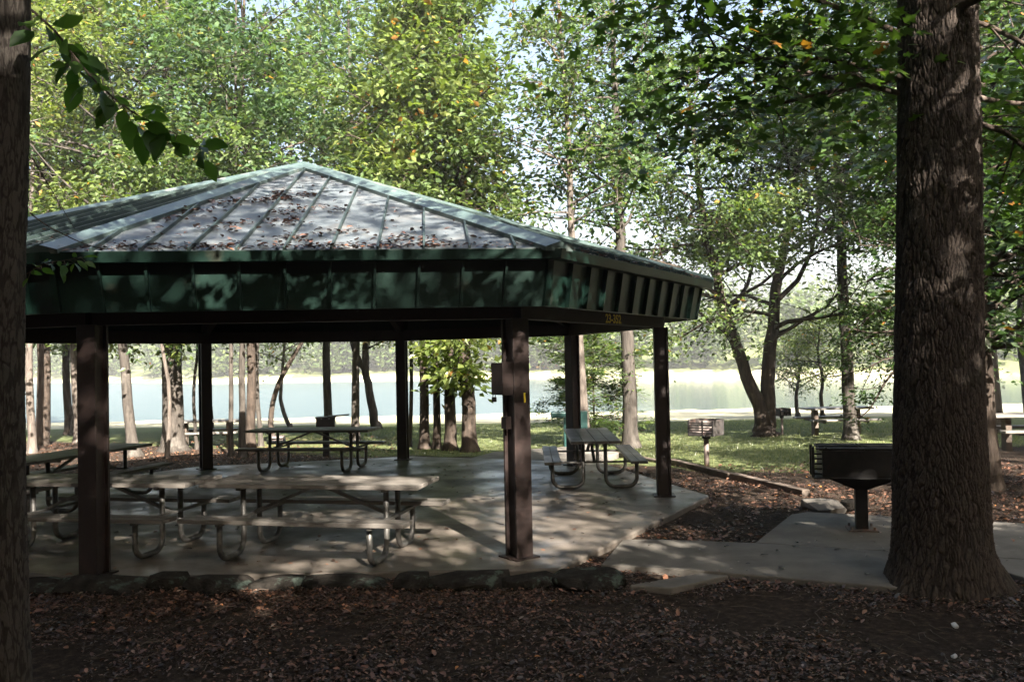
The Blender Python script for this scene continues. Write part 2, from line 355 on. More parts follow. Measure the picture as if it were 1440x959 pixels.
# ------------------------------------------------------------------ pavilion
pav = thing('picnic_pavilion', 'octagonal picnic pavilion with green standing seam metal roof and brown posts', 'pavilion', (C2.x, C2.y, 0))
def pbuild(mb, name, m, **k):
    mb.v = [(v[0]-C2.x, v[1]-C2.y, v[2]) for v in mb.v]
    return mb.build(name, m, pav, **k)
APEX = Vector((C2.x, C2.y, 4.92)); EZ = 3.03
eave = ring(.73, EZ)
roof = MB(); seams = MB(); caps = MB()
for i in range(8):
    A, B = eave[i], eave[(i+1) % 8]
    n = (B-A).cross(APEX-A).normalized()
    if n.z < 0: n = -n
    roof.add([A, B, APEX, A-n*.04, B-n*.04, APEX-n*.04], [(0, 1, 2), (5, 4, 3), (0, 3, 4, 1)])
    e = (B-A).normalized(); L = (B-A).length
    foot = A+e*e.dot(APEX-A); upv = (APEX-foot); uf = e.dot(APEX-A)/L; up = upv.normalized(); hgt = upv.length
    for k in range(1, 11):
        u = k/11
        h = hgt*(u/uf if u < uf else (1-u)/(1-uf))-.12
        if h < .12: continue
        a = A+e*(L*u)+n*.02; seams.beam(a, a+up*h, .02, .04, n)
hips = []
for i in range(8):
    A = eave[i]; Bm = eave[i-1]; Bp = eave[(i+1) % 8]
    d = (APEX-A)
    vs = []
    for t in (0.0, 1.0):
        base = A+d*t
        def side(B):
            nn = (B-A).cross(d).normalized(); nn = nn if nn.z > 0 else -nn
            w = d.cross(nn).normalized(); w = w if w.dot(B-A) > 0 else -w
            return nn, w
        n1_, w1_ = side(Bm); n2_, w2_ = side(Bp)
        wd = .17 if t == 0 else .15
        vs += [base+w1_*wd+n1_*.004, base+w1_*wd+n1_*.045, base+(n1_+n2_).normalized()*.075, base+w2_*wd+n2_*.045, base+w2_*wd+n2_*.004]
    caps.add(vs, [(0, 1, 6, 5), (1, 2, 7, 6), (2, 3, 8, 7), (3, 4, 9, 8), (0, 4, 3, 2, 1), (5, 6, 7, 8, 9)])
ro = pbuild(roof, 'roof', M['roof'])
def sub(mb, name, m, par, **k):
    mb.v = [(v[0]-C2.x, v[1]-C2.y, v[2]) for v in mb.v]; return mb.build(name, m, par, **k)
sub(seams, 'seam', M['seam'], ro); sub(caps, 'ridge_cap', M['cap'], ro)
def sweep(mb, prof):
    rs = [ring(o_, z_) for o_, z_ in prof]; n = len(prof)
    vs = [rs[j][i] for i in range(8) for j in range(n)]
    fs = [(i*n+j, ((i+1) % 8)*n+j, ((i+1) % 8)*n+(j+1) % n, i*n+(j+1) % n) for i in range(8) for j in range(n)]
    return mb.add(vs, fs)
gut = sweep(MB(), [(.60, 2.94), (.74, 2.935), (.765, 3.035), (.745, 3.04), (.74, 3.028), (.60, 3.015)])
pbuild(gut, 'gutter', M['green_trim'], bevel=.006)
fas = sweep(MB(), [(.58, 2.945), (.585, 2.945), (.50, 2.50), (.46, 2.50)])
ribs = MB()
ft, fb = ring(.585, 2.938), ring(.50, 2.504)
for i in range(8):
    for k in range(1, 11):
        u = k/11
        a = ft[i].lerp(ft[(i+1) % 8], u); b_ = fb[i].lerp(fb[(i+1) % 8], u)
        e = (ft[(i+1) % 8]-ft[i]).normalized(); n = e.cross(Vector((0, 0, 1))).normalized()
        fas.beam(a+n*.022, b_+n*.022, .024, .055, n)
    fas.beam(ft[i]+(ft[i]-Vector((C2.x, C2.y, ft[i].z))).normalized()*.004, fb[i]+(fb[i]-Vector((C2.x, C2.y, fb[i].z))).normalized()*.004, .07, .03, (ft[i]-Vector((C2.x, C2.y, ft[i].z))).normalized())
pbuild(fas, 'fascia', M['green_trim'])
sof = MB(); s0, s1 = ring(.47, 2.515), ring(.02, 2.60)
sof.add(s0+s1, [(i, (i+1) % 8, 8+(i+1) % 8, 8+i) for i in range(8)])
pbuild(sof, 'soffit', M['ceil'])
cl = MB(); c0 = ring(.45, 2.98); cl.add(c0+[Vector((C2.x, C2.y, 4.80))], [((i+1) % 8, i, 8) for i in range(8)])
pbuild(cl, 'ceiling', M['ceil'])
bm_ = MB()
bp_ = ring(0, 2.51)
for i in range(8):
    a, b_ = bp_[i], bp_[(i+1) % 8]; d = (b_-a).normalized()
    mb = MB(); mb.beam(a+d*.02, b_-d*.02, .14, .22); pbuild(mb, 'beam', M['beam'], bevel=.006)
    mb = MB(); mb.beam(a+Vector((0, 0, .12)), Vector((C2.x, C2.y, 4.55))+(a-Vector((C2.x, C2.y, a.z))).normalized()*.2, .11, .2)
    pbuild(mb, 'rafter', M['beam'])
hubm = MB(); hubm.tube([(C2.x, C2.y, 4.25), (C2.x, C2.y, 4.85)], .22, 16); pbuild(hubm, 'ridge_hub', M['beam'])
PW = .2
for i, p_ in enumerate(P2):
    ang = math.atan2(p_.y-C2.y, p_.x-C2.x)
    mb = MB(); rot = Matrix.Rotation(ang, 3, 'Z')
    # steel post: two flanges and a web, so that the open sides show a dark recess
    for c_, s_ in (((.085, 0, 0), (.03, .2, 2.41)), ((-.085, 0, 0), (.03, .2, 2.41)), ((0, .05, 0), (.14, .03, 2.40)), ((0, -.05, 0), (.14, .03, 2.40))):
        cc = rot @ Vector(c_); mb.box((p_.x+cc.x, p_.y+cc.y, 1.2), s_, rot)
    po = pbuild(mb, 'post', M['post'], bevel=.004)
    mb = MB(); mb.box((p_.x, p_.y, .008), (.3, .3, .016), rot)
    sub(mb, 'base_plate', M['post'], po)
def text(name, s, size, mat_, par, loc, xdir, nrm, w=1.0):
    cu = bpy.data.curves.new(name, 'FONT'); cu.body = s; cu.size = size; cu.extrude = .001; cu.align_x = 'CENTER'; cu.align_y = 'CENTER'; cu.offset = .004
    cu.materials.append(mat_); o = bpy.data.objects.new(name, cu); COL.objects.link(o)
    x = Vector(xdir).normalized(); z = Vector(nrm).normalized(); y = z.cross(x)
    me_ = bpy.data.meshes.new_from_object(o); bpy.data.objects.remove(o); o = bpy.data.objects.new(name, me_); COL.objects.link(o)
    Mx = Matrix((x, y, z)).transposed().to_4x4(); Mx.translation = Vector(loc)
    o.parent = par; o.matrix_local = Matrix.Translation((-C2.x, -C2.y, 0)) @ Mx @ Matrix.Diagonal((w, 1, 1, 1)); return o
a, b_ = bp_[1], bp_[2]; e = (b_-a).normalized(); nn = e.cross(Vector((0, 0, 1)))
text('number_lettering', '23-352', .15, M['yellow'], pav, a.lerp(b_, .56)+nn*.074+Vector((0, 0, -.048)), e, nn, 1.15)
p1 = P2[1]; o1 = (Vector((p1.x, p1.y, 0))-Vector((C2.x, C2.y, 0))).normalized(); tx = Vector((-o1.y, o1.x, 0))
text('number_lettering', '1', .13, M['yellow'], pav, Vector((p1.x, p1.y, 1.60))+o1*.103+tx*.03, tx, o1)
# boxes on the front right post
rot1 = Matrix.Rotation(math.atan2(o1.y, o1.x), 3, 'Z')
def on_post(dx, dy, z): return Vector((p1.x, p1.y, z))+o1*dx+tx*dy
eb = thing('electrical_box', 'brown metal electrical box with hanging padlock on the post numbered 1', 'electrical box', on_post(-.02, -.16, 1.80), math.atan2(o1.y, o1.x))
mb = MB(); mb.box((0, 0, 0), (.19, .13, .32)); mb.build('housing', M['post'], eb, bevel=.006)
mb = MB(); mb.box((.1, 0, 0), (.012, .138, .33)); mb.build('door', M['post'], eb, bevel=.003)
mb = MB(); mb.box((-.02, -.085, -.205), (.03, .045, .05)); pk = mb.build('padlock', M['black'], eb, bevel=.006)
mb = MB(); mb.tube([(-.02, -.10, -.185)]+[(-.02, -.085+.016*math.cos(t), -.165+.02*math.sin(t)) for t in np.linspace(math.pi, 0, 7)]+[(-.02, -.07, -.185)], .004, 6); mb.build('shackle', M['galv'], pk)
ob = thing('outlet_box', 'small brown outlet box low on the post numbered 1', 'outlet box', on_post(.0, -.135, 1.36), math.atan2(o1.y, o1.x))
mb = MB(); mb.box((0, 0, 0), (.075, .065, .12)); mb.build('housing', M['post'], ob, bevel=.004)
mb = MB(); mb.box((.041, 0, 0), (.008, .07, .125)); mb.build('cover_plate', M['post'], ob, bevel=.002)
cd = thing('wiring_channel', 'tall narrow brown wiring channel on the lake side of the post numbered 1', 'wiring channel', on_post(-.05, .115, 1.73), math.atan2(o1.y, o1.x))
mb = MB(); mb.box((0, 0, 0), (.07, .035, .74)); mb.build('channel', M['beam'], cd, bevel=.004)
mb = MB(); mb.box((0, .0195, 0), (.074, .004, .70)); mb.build('cover', M['post'], cd)

# ------------------------------------------------------------------ leaf litter on the roof
pts = []; A, B = eave[0], eave[1]
def roof_pt(i, u, v):
    A, B = eave[i], eave[(i+1) % 8]; return A.lerp(B, u).lerp(APEX, v)
seeds = [(R_.uniform(.08, .75), R_.betavariate(1, 2.4)*.75) for _ in range(24)]
for _ in range(1250):
    q = R_.random()
    if q < .30: u, v_ = R_.betavariate(1.6, 1.9), abs(R_.gauss(0, .025))
    elif q < .85:
        s = R_.choice(seeds); u, v_ = s[0]+R_.gauss(0, .035), s[1]+R_.gauss(0, .015)
    else: u, v_ = R_.random(), R_.random()**2*.8
    if 0 < u < 1 and 0.004 < v_ < .9: pts.append(roof_pt(0, u, v_)+Vector((0, 0, .012+.02*R_.random())))
for _ in range(350): pts.append(roof_pt(1, R_.random(), abs(R_.gauss(0, .05))+.004)+Vector((0, 0, .02)))
for _ in range(350): pts.append(roof_pt(7, R_.random(), abs(R_.gauss(0, .08))+.004)+Vector((0, 0, .02)))
pa = np.array(pts); V, Fx, k = leaves(pa, NP.uniform(.035, .085, len(pa)), OVATE, NP, 2.2, 0)
tag(link_mesh('leaf_litter', np_mesh('roof_leaves', V, Fx, 3, np.repeat(NP.random(len(pa)), k)), M['roof_litter']), 'brown fallen leaves scattered on the pavilion roof', 'leaf litter', kind='stuff')

# ------------------------------------------------------------------ picnic tables
def make_table(L=2.4, mtop=None, frame=None):
    root = thing('picnic_table', '', 'picnic table')
    mtop = mtop or M['plank']; frame = frame or M['galv']
    t = MB()
    for k in range(4): t.box((0, (k-1.5)*.188, .735), (L, .180, .042))
    t.build('tabletop', mtop, root, bevel=.006)
    for s in (-1, 1):
        b = MB(); b.box((0, s*.575, .435), (L, .122, .042)); b.box((0, s*.703, .435), (L, .122, .042)); b.build('seat', mtop, root, bevel=.006)
    xe = L/2-.40
    for sx in (-1, 1):
        for s in (-1, 1):
            pts = [(sx*xe, s*.17, .713), (sx*xe, s*.17, .17)]
            for t_ in np.linspace(0, math.pi/2, 6)[1:]: pts.append((sx*xe, s*(.17+.14*(1-math.cos(t_))), .17-.14*math.sin(t_)))
            pts.append((sx*xe, s*.50, .03))
            for t_ in np.linspace(0, math.pi/2, 6)[1:]: pts.append((sx*xe, s*(.50+.14*math.sin(t_)), .03+.14*(1-math.cos(t_))))
            pts.append((sx*xe, s*.64, .413))
            l = MB(); l.tube(pts, .03, 12); l.build('leg', frame, root, smooth=True)
        c = MB(); c.beam((sx*xe+.035, -.74, .40), (sx*xe+.035, .74, .40), .05, .028); c.beam((sx*xe+.035, -.34, .70), (sx*xe+.035, .34, .70), .05, .028)
        c.build('cross_bar', frame, root, bevel=.003)
        d = MB(); d.beam((sx*.06, 0, .69), (sx*xe, 0, .40), .045, .03); d.build('brace', frame, root)
    return root
def place_table(o, px_c, rz, label, group=None):
    o.location = px_c; o.rotation_euler = (0, 0, rz); o['label'] = label
    if group: o['group'] = group
    return o
TG = 'picnic tables under the pavilion'
t0 = make_table()
nr, fr = at(586, 685, .75), at(623, 669, .75); nl = at(267, 681, .75)
def from_edge(a, b, inward):       # near edge a->b of the top; centre lies .376 m beyond it
    d = (b-a); rz = math.atan2(d.y, d.x); nrm = Vector((-d.y, d.x, 0)).normalized()
    return rz, nrm*inward
rz, nv = from_edge(nl, nr, .376)
d = (nr-nl).normalized()
cB = nr-d*1.2+nv; cB.z = 0
place_table(t0, cB, rz, 'right one of the two long picnic tables in the front row, behind the stones', TG)
t1 = copy_thing(t0); cA = nl-d*1.24+nv*.85; cA.z = 0
place_table(t1, cA, rz+.012, 'left one of the two front row picnic tables, partly hidden by the left post', TG)
a, b_ = at(838, 621, .75), at(822.5, 601.5, .75); d = (b_-a).normalized()
t2 = copy_thing(t0); cC = a+d*1.2; cC.z = 0
place_table(t2, cC, math.atan2(d.y, d.x), 'picnic table seen end on with a bright bench, between the two right posts', TG)
a, b_ = at(345, 606, .75), at(516, 605, .75); rz, nv = from_edge(a, b_, .376); d = (b_-a).normalized()
t3 = copy_thing(t0); cD = (a+b_)/2+nv; cD.z = 0
place_table(t3, cD, rz, 'dark picnic table at the back of the slab against the lake', TG)
a, b_ = at(46, 650, .75), at(187, 628, .75); rz, nv = from_edge(a, b_, .376); d = (b_-a).normalized()
t4 = copy_thing(t0); cE = b_-d*.72+nv; cE.z = 0
place_table(t4, cE, rz, 'picnic table set at a slant at the back left beside the left post', TG)
print('tables', [tuple(round(c, 2) for c in x) for x in (cA, cB, cC, cD, cE)])
t4b = copy_thing(t0); cE2 = cE-d*2.45; cE2.z = 0
place_table(t4b, cE2, rz, 'picnic table half hidden behind the left foreground trunk, in line with the slanted one', TG)
def rough_table(L=1.9):
    root = thing('picnic_table', '', 'picnic table'); t = MB()
    for k in range(3): t.box((0, (k-1)*.24, .74), (L, .23, .05))
    t.build('tabletop', M['plank'], root, bevel=.008)
    for s in (-1, 1): b = MB(); b.box((0, s*.62, .45), (L, .26, .05)); b.build('seat', M['plank'], root, bevel=.008)
    for sx in (-1, 1):
        l = MB(); l.box((sx*(L/2-.35), 0, .355), (.12, .22, .71)); l.box((sx*(L/2-.35), 0, .40), (.1, 1.35, .05)); l.build('leg', M['timber'], root, bevel=.006)
    return root
r0 = rough_table()
p = gp(1176, 611); place_table(r0, p, .05, 'wooden picnic table on the lawn behind the slim dark trunk', 'picnic tables on the grass')
r1 = copy_thing(r0); p = gp(1425, 634); place_table(r1, p+Vector((.5, 0, 0)), -.1, 'wooden picnic table at the right edge beyond the big trunk', 'picnic tables on the grass')
r2 = copy_thing(r0); p = gp(292, 629); place_table(r2, p, .08, 'old picnic table among the thin trunks left of the pavilion', 'picnic tables on the grass')

# ------------------------------------------------------------------ grills
def park_grill(label, loc, rz, h=.6, sc=1.0, group='pedestal grills'):
    g = thing('pedestal_grill', label, 'grill', loc, rz, group)
    m = MB(); m.tube([(0, 0, -.15), (0, 0, h)], .045*sc, 12); m.build('post', M['rust'], g, smooth=True)
    m = MB(); m.tube([(0, 0, h-.06), (0, 0, h)], .075*sc, 12); m.build('collar', M['black'], g)
    w, d, t = .46*sc, .40*sc, .012; hb = .26*sc
    m = MB(); m.box((0, 0, h+t/2), (w, d, t)); m.box((-w/2, 0, h+hb/2+t), (t, d, hb)); m.box((w/2, 0, h+hb/2+t), (t, d, hb)); m.box((0, d/2, h+hb/2+t), (w+t, t, hb))
    m.box((0, -d/2, h+t+.015), (w+t, t, .03)); m.build('fire_box', M['iron'], g, bevel=.003)
    m = MB(); m.box((0, .02, h+.03), (w-.03, d-.07, .03)); m.box((0, d/2-.016, h+.13*sc), (w-.03, .012, hb*.8)); m.build('ash_bed', M['ash'], g)
    m = MB()
    for k in range(9): m.tube([(-w/2+.02, -d/2+.03+k*(d-.06)/8, h+.17*sc), (w/2-.02, -d/2+.03+k*(d-.06)/8, h+.17*sc)], .005, 6)
    for k in range(5): m.box((0, -d/2-.004, h+.06+k*.042*sc), (w, .014, .016*sc))
    for k in (-1, .15, 1): m.box((k*w/2*.95, -d/2-.012, h+hb/2), (.03, .012, hb))
    m.build('grate', M['black'], g)
    return g
park_grill('weathered pedestal grill with slatted front on the grass right of the pavilion', gp(994, 655), rad(-38), .58, 1.12)
park_grill('small distant pedestal grill right of the forked tree', gp(1100, 612), rad(20), .55, .8)
def box_grill():
    g = thing('pedestal_grill', 'black box grill with an open lid flap behind the back picnic table', 'grill', gp(459, 641), rad(8), 'pedestal grills')
    m = MB(); m.box((0, 0, .3), (.15, .15, .7)); m.build('post', M['black'], g)
    m = MB(); m.box((0, 0, .76), (.43, .40, .30)); m.box((0, 0, .92), (.47, .44, .03)); m.build('fire_box', M['black'], g, bevel=.008)
    m = MB(); m.box((.30, 0, .955), (.5, .36, .02), Matrix.Rotation(-.06, 3, 'Y')); m.build('lid', M['black'], g)
    for sx in (-.09, .09): m = MB(); m.box((sx, -.222, .90), (.035, .02, .03)); m.build('handle', M['galv'], g)
box_grill()
park_grill('low rusty red grill left of the back table among the thin trunks', gp(391, 636), rad(10), .22, .75)
bg_ = thing('pedestal_grill', 'large black double grill on a thick post beside the big trunk', 'grill', (3.93, 9.89, -.018), rad(-14), 'pedestal grills')
m = MB(); m.box((0, 0, .25), (.13, .13, .5)); m.build('post', M['black'], bg_, bevel=.006)
m = MB(); m.box((0, 0, .008), (.32, .32, .016))
for sx in (-.12, .12):
    for sy in (-.12, .12): m.tube([(sx, sy, .01), (sx, sy, .05)], .014, 6)
m.build('base_plate', M['rust'], bg_)
hw, hd = .53, .33
m = MB(); m.add([(-.38, -.2, .60), (.38, -.2, .60), (.38, .2, .60), (-.38, .2, .60), (-.07, -.07, .46), (.07, -.07, .46), (.07, .07, .46), (-.07, .07, .46)],
                [(0, 1, 5, 4), (1, 2, 6, 5), (2, 3, 7, 6), (3, 0, 4, 7), (4, 5, 6, 7), (3, 2, 1, 0)]); m.build('hopper', M['black'], bg_)
m = MB(); m.box((0, 0, .615), (2*hw, 2*hd, .016)); m.box((0, -hd, .77), (2*hw-.20, .012, .30)); m.box((0, hd, .78), (2*hw-.20, .012, .33)); 
for sx in (-1, 1):
    m.box((sx*(hw-.10), 0, .77), (.012, 2*hd, .30))
    m.box((sx*hw, -.02, .79), (.03, .05, .34)); m.box((sx*hw, -.26, .79), (.03, .05, .34))
    for k in range(5): m.box((sx*(hw-.05), -.26, .66+k*.055), (.09, .03, .018))
m.box((0, -hd-.03, .625), (2*hw, .08, .01)); m.build('fire_box', M['black'], bg_, bevel=.003)
for sx in (-1, 1):
    m = MB(); x0, x1 = sx*.02, sx*(hw-.07)
    for k in range(13): m.tube([(x0, -hd+.02+k*.051, .935), (x1, -hd+.02+k*.051, .935)], .008, 6)
    for x in (x0, x1): m.tube([(x, -hd, .935), (x, hd, .935)], .010, 6)
    m.build('grate', M['black'], bg_)
    m = MB(); m.tube([(sx*.40, -hd+.1, .945), (sx*.40, -hd-.02, .955), (sx*.40, -hd-.06, .955)], .012, 8); m.build('handle', M['black'], bg_)
m = MB(); m.box((0, 0, .948), (2*hw-.08, .06, .014)); m.box((0, -hd+.01, .945), (2*hw-.06, .05, .012)); m.build('rim', M['black'], bg_)
m = MB(); m.tube([(.36, -.2, .60), (.37, -.21, .54), (.39, -.21, .50)], .012, 6); m.build('ash_lever', M['black'], bg_)

# drinking fountain
ft_ = thing('drinking_fountain', 'teal green pedestal drinking fountain behind the back right post', 'drinking fountain', gp(809, 636), rad(0))
m = MB(); m.box((-.14, 0, .38), (.24, .26, .95)); m.build('pedestal', M['teal'], ft_, bevel=.01)
m = MB(); m.box((-.32, 0, .88), (.46, .30, .13)); m.build('basin', M['teal'], ft_, bevel=.02)
m = MB(); m.box((.13, 0, .70), (.32, .24, .52)); m.build('side_panel', M['teal'], ft_, bevel=.01)
m = MB(); m.tube([(-.2, 0, .94), (-.2, 0, 1.0), (-.24, 0, 1.015)], .012, 8); m.build('spout', M['galv'], ft_)

# ------------------------------------------------------------------ edging stones, timbers
def stone(size, seed):
    r = np.random.default_rng(seed); bm = bmesh.new()
    for _ in range(60):
        v = r.normal(size=3); v /= np.max(np.abs(v))**.75*np.linalg.norm(v)**.25; v *= r.uniform(.82, 1.0)
        bm.verts.new(tuple(v*np.array(size)/2))
    res = bmesh.ops.convex_hull(bm, input=bm.verts[:]); bmesh.ops.delete(bm, geom=[e for e in res['geom_interior'] if isinstance(e, bmesh.types.BMVert)], context='VERTS')
    bm.verts.ensure_lookup_table(); m = MB(); bm.verts.index_update()
    m.v = [tuple(v.co) for v in bm.verts]; m.f = [tuple(v.index for v in f.verts) for f in bm.faces]; bm.free(); return m
ordn = ['first', 'second', 'third', 'fourth', 'fifth', 'sixth', 'seventh', 'eighth', 'ninth', 'tenth', 'eleventh', 'twelfth']
L_, R2 = at(20, 834, -.1), at(880, 830, -.1)
wts = [.6, 1.1, .5, .8, .65, 1.15, .45, .95, .6, .85]; tot = sum(wts); acc = 0
dv = (R2-L_); rzs = math.atan2(dv.y, dv.x)
for i, wt in enumerate(wts):
    m_ = acc+wt/2; acc += wt; pos = L_+dv*(m_/tot)
    o = stone((dv.length*wt/tot*(1.08+.2*R_.random()), R_.uniform(.36, .55), R_.uniform(.17, .24)), 40+i).build('edging_stone', M['stone'], bevel=.014)
    o.location = (pos.x, pos.y+.10+R_.uniform(-.05, .07), -.065+R_.uniform(-.015, .02)); o.rotation_euler = (R_.uniform(-.12, .12), R_.uniform(-.07, .07), rzs+R_.uniform(-.16, .16))
    lb = 'lichen spotted edging stone, %s from the left trunk in the low row' % ordn[i] if i < len(wts)-1 else 'flat edging stone at the right end of the low row, beyond the post numbered 1'
    tag(o, lb, 'edging stone', 'edging stones in front of the pavilion')
def timber(a, b, label, w=.13, h=.13):
    a, b = Vector(a), Vector(b); root = MB()
    d = b-a; L = d.length; n = 8; prev = None
    for i in range(1): root.beam((0, 0, 0), (L, 0, 0), w, h)
    o = root.build('edging_timber', M['timber'], bevel=.012); o.location = a; o.rotation_euler = (0, 0, math.atan2(d.y, d.x))
    return tag(o, label, 'timber edging', 'timbers edging the leaf bed')
timber((2.15, 18.9, -.12), (3.0, 16.75, -.06), 'farthest landscape timber, meeting the lawn behind the right post')
timber((3.02, 16.7, -.05), (3.62, 14.55, -.04), 'middle landscape timber edging the lawn near the slatted grill')
timber((3.64, 14.5, -.04), (4.2, 12.55, -.03), 'nearest landscape timber, running to the grill pad corner')
o = stone((.42, .6, .2), 77).build('edging_stone', M['path_con']); o.location = (4.02, 11.35, -.02); o.rotation_euler = (0, 0, .3)
tag(o, 'pale block at the corner of the grill pad', 'edging stone')
o = stone((.3, .26, .16), 78).build('edging_stone', M['stone']); o.location = (4.42, 11.45, -.02)
tag(o, 'small dark stone beside the pale block', 'edging stone')

# ------------------------------------------------------------------ trees
def trunk_interp(path, z):
    zs = [p[2] for p in path]
    return np.array([np.interp(z, zs, [p[k] for p in path]) for k in range(4)])
def smooth_path(path, n):
    P = np.array(path, float); t = np.linspace(0, 1, len(P)); tt = np.linspace(0, 1, n)
    if len(P) < 3: return np.stack([np.interp(tt, t, P[:, k]) for k in range(4)], 1)
    out = []                      # Catmull-Rom
    m = len(P)-1
    for u in tt*m:
        i = min(int(u), m-1); f = u-i
        p0, p1, p2, p3 = P[max(i-1, 0)], P[i], P[i+1], P[min(i+2, m)]
        out.append(.5*((2*p1)+(-p0+p2)*f+(2*p0-5*p1+4*p2-p3)*f*f+(-p0+3*p1-3*p2+p3)*f**3))
    return np.array(out)
SMALL = 0
def tree(name, label, cat, base, paths, limb_z, crown_r, n_limbs, n_leaves, leaf, lmat, bmat, seed, group=None, tmpl=RHOMB, shape='dome', elev=(10, 50), cluster=.34, upness=.45, extra_limbs=(), sides=10, flat=.5, az_bias=None, flare=1.5, sub_n=6):
    """paths: list of trunk polylines [(dx,dy,z,r)...] in tree space"""
    rng = np.random.default_rng(seed); rr = random.Random(seed)
    root = thing(name, label, cat, base, 0, group)
    wood = MB(); centres = []; dirs = []; gid = []
    sp = []
    for pi, path in enumerate(paths):
        s_ = smooth_path(path, 18)
        if len(paths[0][0]) == 4:
            for q in s_[1:-1]:
                q[0] += rr.gauss(0, .12*q[3]); q[1] += rr.gauss(0, .12*q[3])
        s_[0][3] *= flare
        if pi == 0:
            s_ = np.vstack([s_[0]*[1, 1, 1, 1]+[0, 0, -.25, .02], s_[0], s_[0]+[(s_[1][0]-s_[0][0])*.25, (s_[1][1]-s_[0][1])*.25, .18, -s_[0][3]*(1-1/flare)*.75], s_[1:]])
        wood.tube([q[:3] for q in s_], [max(q[3], .006) for q in s_], sides)
        sp.append(s_)
    ga = rr.uniform(0, 6.28)
    ztop = max(s_[-1][2] for s_ in sp)
    limbs = []
    for i in range(n_limbs):
        s_ = sp[i % len(sp)]
        f = ((i+.5)/n_limbs+rr.uniform(-.03, .03))
        z = limb_z[0]+(min(limb_z[1], s_[-1][2])-limb_z[0])*max(0, min(1, f))
        q = trunk_interp([tuple(a) for a in s_], z)
        rel = (z-limb_z[0])/max(.1, limb_z[1]-limb_z[0])
        sh = {'dome': math.sin(math.pi*(.18+.75*rel))**.7, 'cone': 1.05-.85*rel, 'even': .85+.15*math.sin(rel*9), 'top': .35+.65*rel*(1.25-rel)*2.4}[shape]
        ga += 2.4+rr.uniform(-.4, .4)
        az = ga if az_bias is None else rr.gauss(az_bias, .9)
        L = crown_r*sh*rr.uniform(.75, 1.15)
        el = rad(rr.uniform(*elev))
        limbs.append((Vector(q[:3]), az, el, L, min(q[3]*.5, .012+.012*L)))
    for b_, az, el, L, r in extra_limbs: limbs.append((Vector(b_), az, el, L, r))
    for (b0, az, el, L, r) in limbs:
        pts = [b0]; d = Vector((math.cos(az)*math.cos(el), math.sin(az)*math.cos(el), math.sin(el))); ns = 6
        for k in range(ns):
            d = (d+Vector((rr.gauss(0, .16), rr.gauss(0, .16), rr.gauss(-.03, .12)))).normalized()
            pts.append(pts[-1]+d*(L/ns))
        wood.tube(pts, [r*(1-.8*k/ns)+.004 for k in range(ns+1)], 5, False)
        for k in range(sub_n):
            gid.append(3)
            t = .28+.72*(k+rr.random()*.8)/sub_n; i = min(int(t*ns), ns-1); f = t*ns-i
            p0 = pts[i].lerp(pts[i+1], min(f, 1)); dd = (pts[i+1]-pts[i]).normalized()
            s = Vector((rr.gauss(0, 1), rr.gauss(0, 1), rr.gauss(.1, .45))); s = (s-dd*s.dot(dd)*.4).normalized()
            sd_ = (dd*.5+s).normalized(); sl = L*rr.uniform(.18, .36)+.25
            q = [p0]
            for j in range(3):
                sd_ = (sd_+Vector((rr.gauss(0, .2), rr.gauss(0, .2), rr.gauss(-.04, .15)))).normalized(); q.append(q[-1]+sd_*(sl/3))
            wood.tube(q, [r*.32+.003, r*.24+.003, r*.15+.003, .003], 3, False)
            for j in (1, 2, 3): centres.append(q[j]); dirs.append(sd_)
        centres.append(pts[-1]); dirs.append(d); centres.append(pts[-1]); dirs.append(d); gid.append(2)
    wood.build('trunk', bmat, root, smooth=True)
    cen = np.array([tuple(c_) for c_ in centres]); dr = np.array([tuple(c_) for c_ in dirs])
    wgt = np.repeat(rng.gamma(.42, 1, len(gid))+.02, gid)*rng.uniform(.4, 1, len(cen)); wgt /= wgt.sum()
    idx = rng.choice(len(cen), n_leaves, p=wgt)
    off = rng.normal(size=(n_leaves, 3))*cluster; off[:, 2] *= flat
    pos = cen[idx]+off
    V, Fx, k = leaves(pos, leaf*rng.choice([.7, 1.0, 1.25, 1.5], n_leaves)*rng.uniform(.8, 1.1, n_leaves), tmpl, rng, upness, .3, dr[idx]*.6+off/cluster*.5)
    ct = np.repeat(rng.uniform(-.24, .24, len(gid)), gid)
    tint = np.clip(.45+ct[idx]+rng.normal(0, .16, n_leaves), 0, .96); tint[rng.random(n_leaves) < .012] = 1
    link_mesh('crown', np_mesh('crown', V, Fx, 3, np.repeat(tint, k)), lmat, root)
    return root
def tp(base, top, r0, r1, bend=0.0, n=4, seed=0):
    """straight-ish trunk path from (0,0,0) to top offset"""
    r = random.Random(seed); out = []
    for i in range(n+1):
        t = i/n
        out.append((top[0]*t+(r.uniform(-bend, bend) if 0 < i < n else 0), top[1]*t+(r.uniform(-bend, bend) if 0 < i < n else 0), top[2]*t, r0+(r1-r0)*t))
    return out
BG = 'trees behind the pavilion'
def mid(px, py, wpx, label, h=15, lz=3.6, cr=3.2, nl=26, leaves_=15000, leaf=.15, lm='leaf_mid', bm='bark_grey', lean=(0, 0), bend=.12, seed=0, shape='dome', cat='tree', name='broadleaf_tree', group=BG, paths=None, **k):
    b = gp(px, py); dist = math.hypot(b.x, b.y); r = wpx*dist/F/2; h = min(h, 2.4+.41*dist)
    P = paths(b, r) if paths else [tp(b, (lean[0], lean[1], h), r, r*.25, bend, 5, seed+900)]
    return tree(name, label, cat, b, P, (lz, h*.97), cr, nl, int(leaves_*.62), leaf, M[lm], M[bm], seed, group, shape=shape, **k)

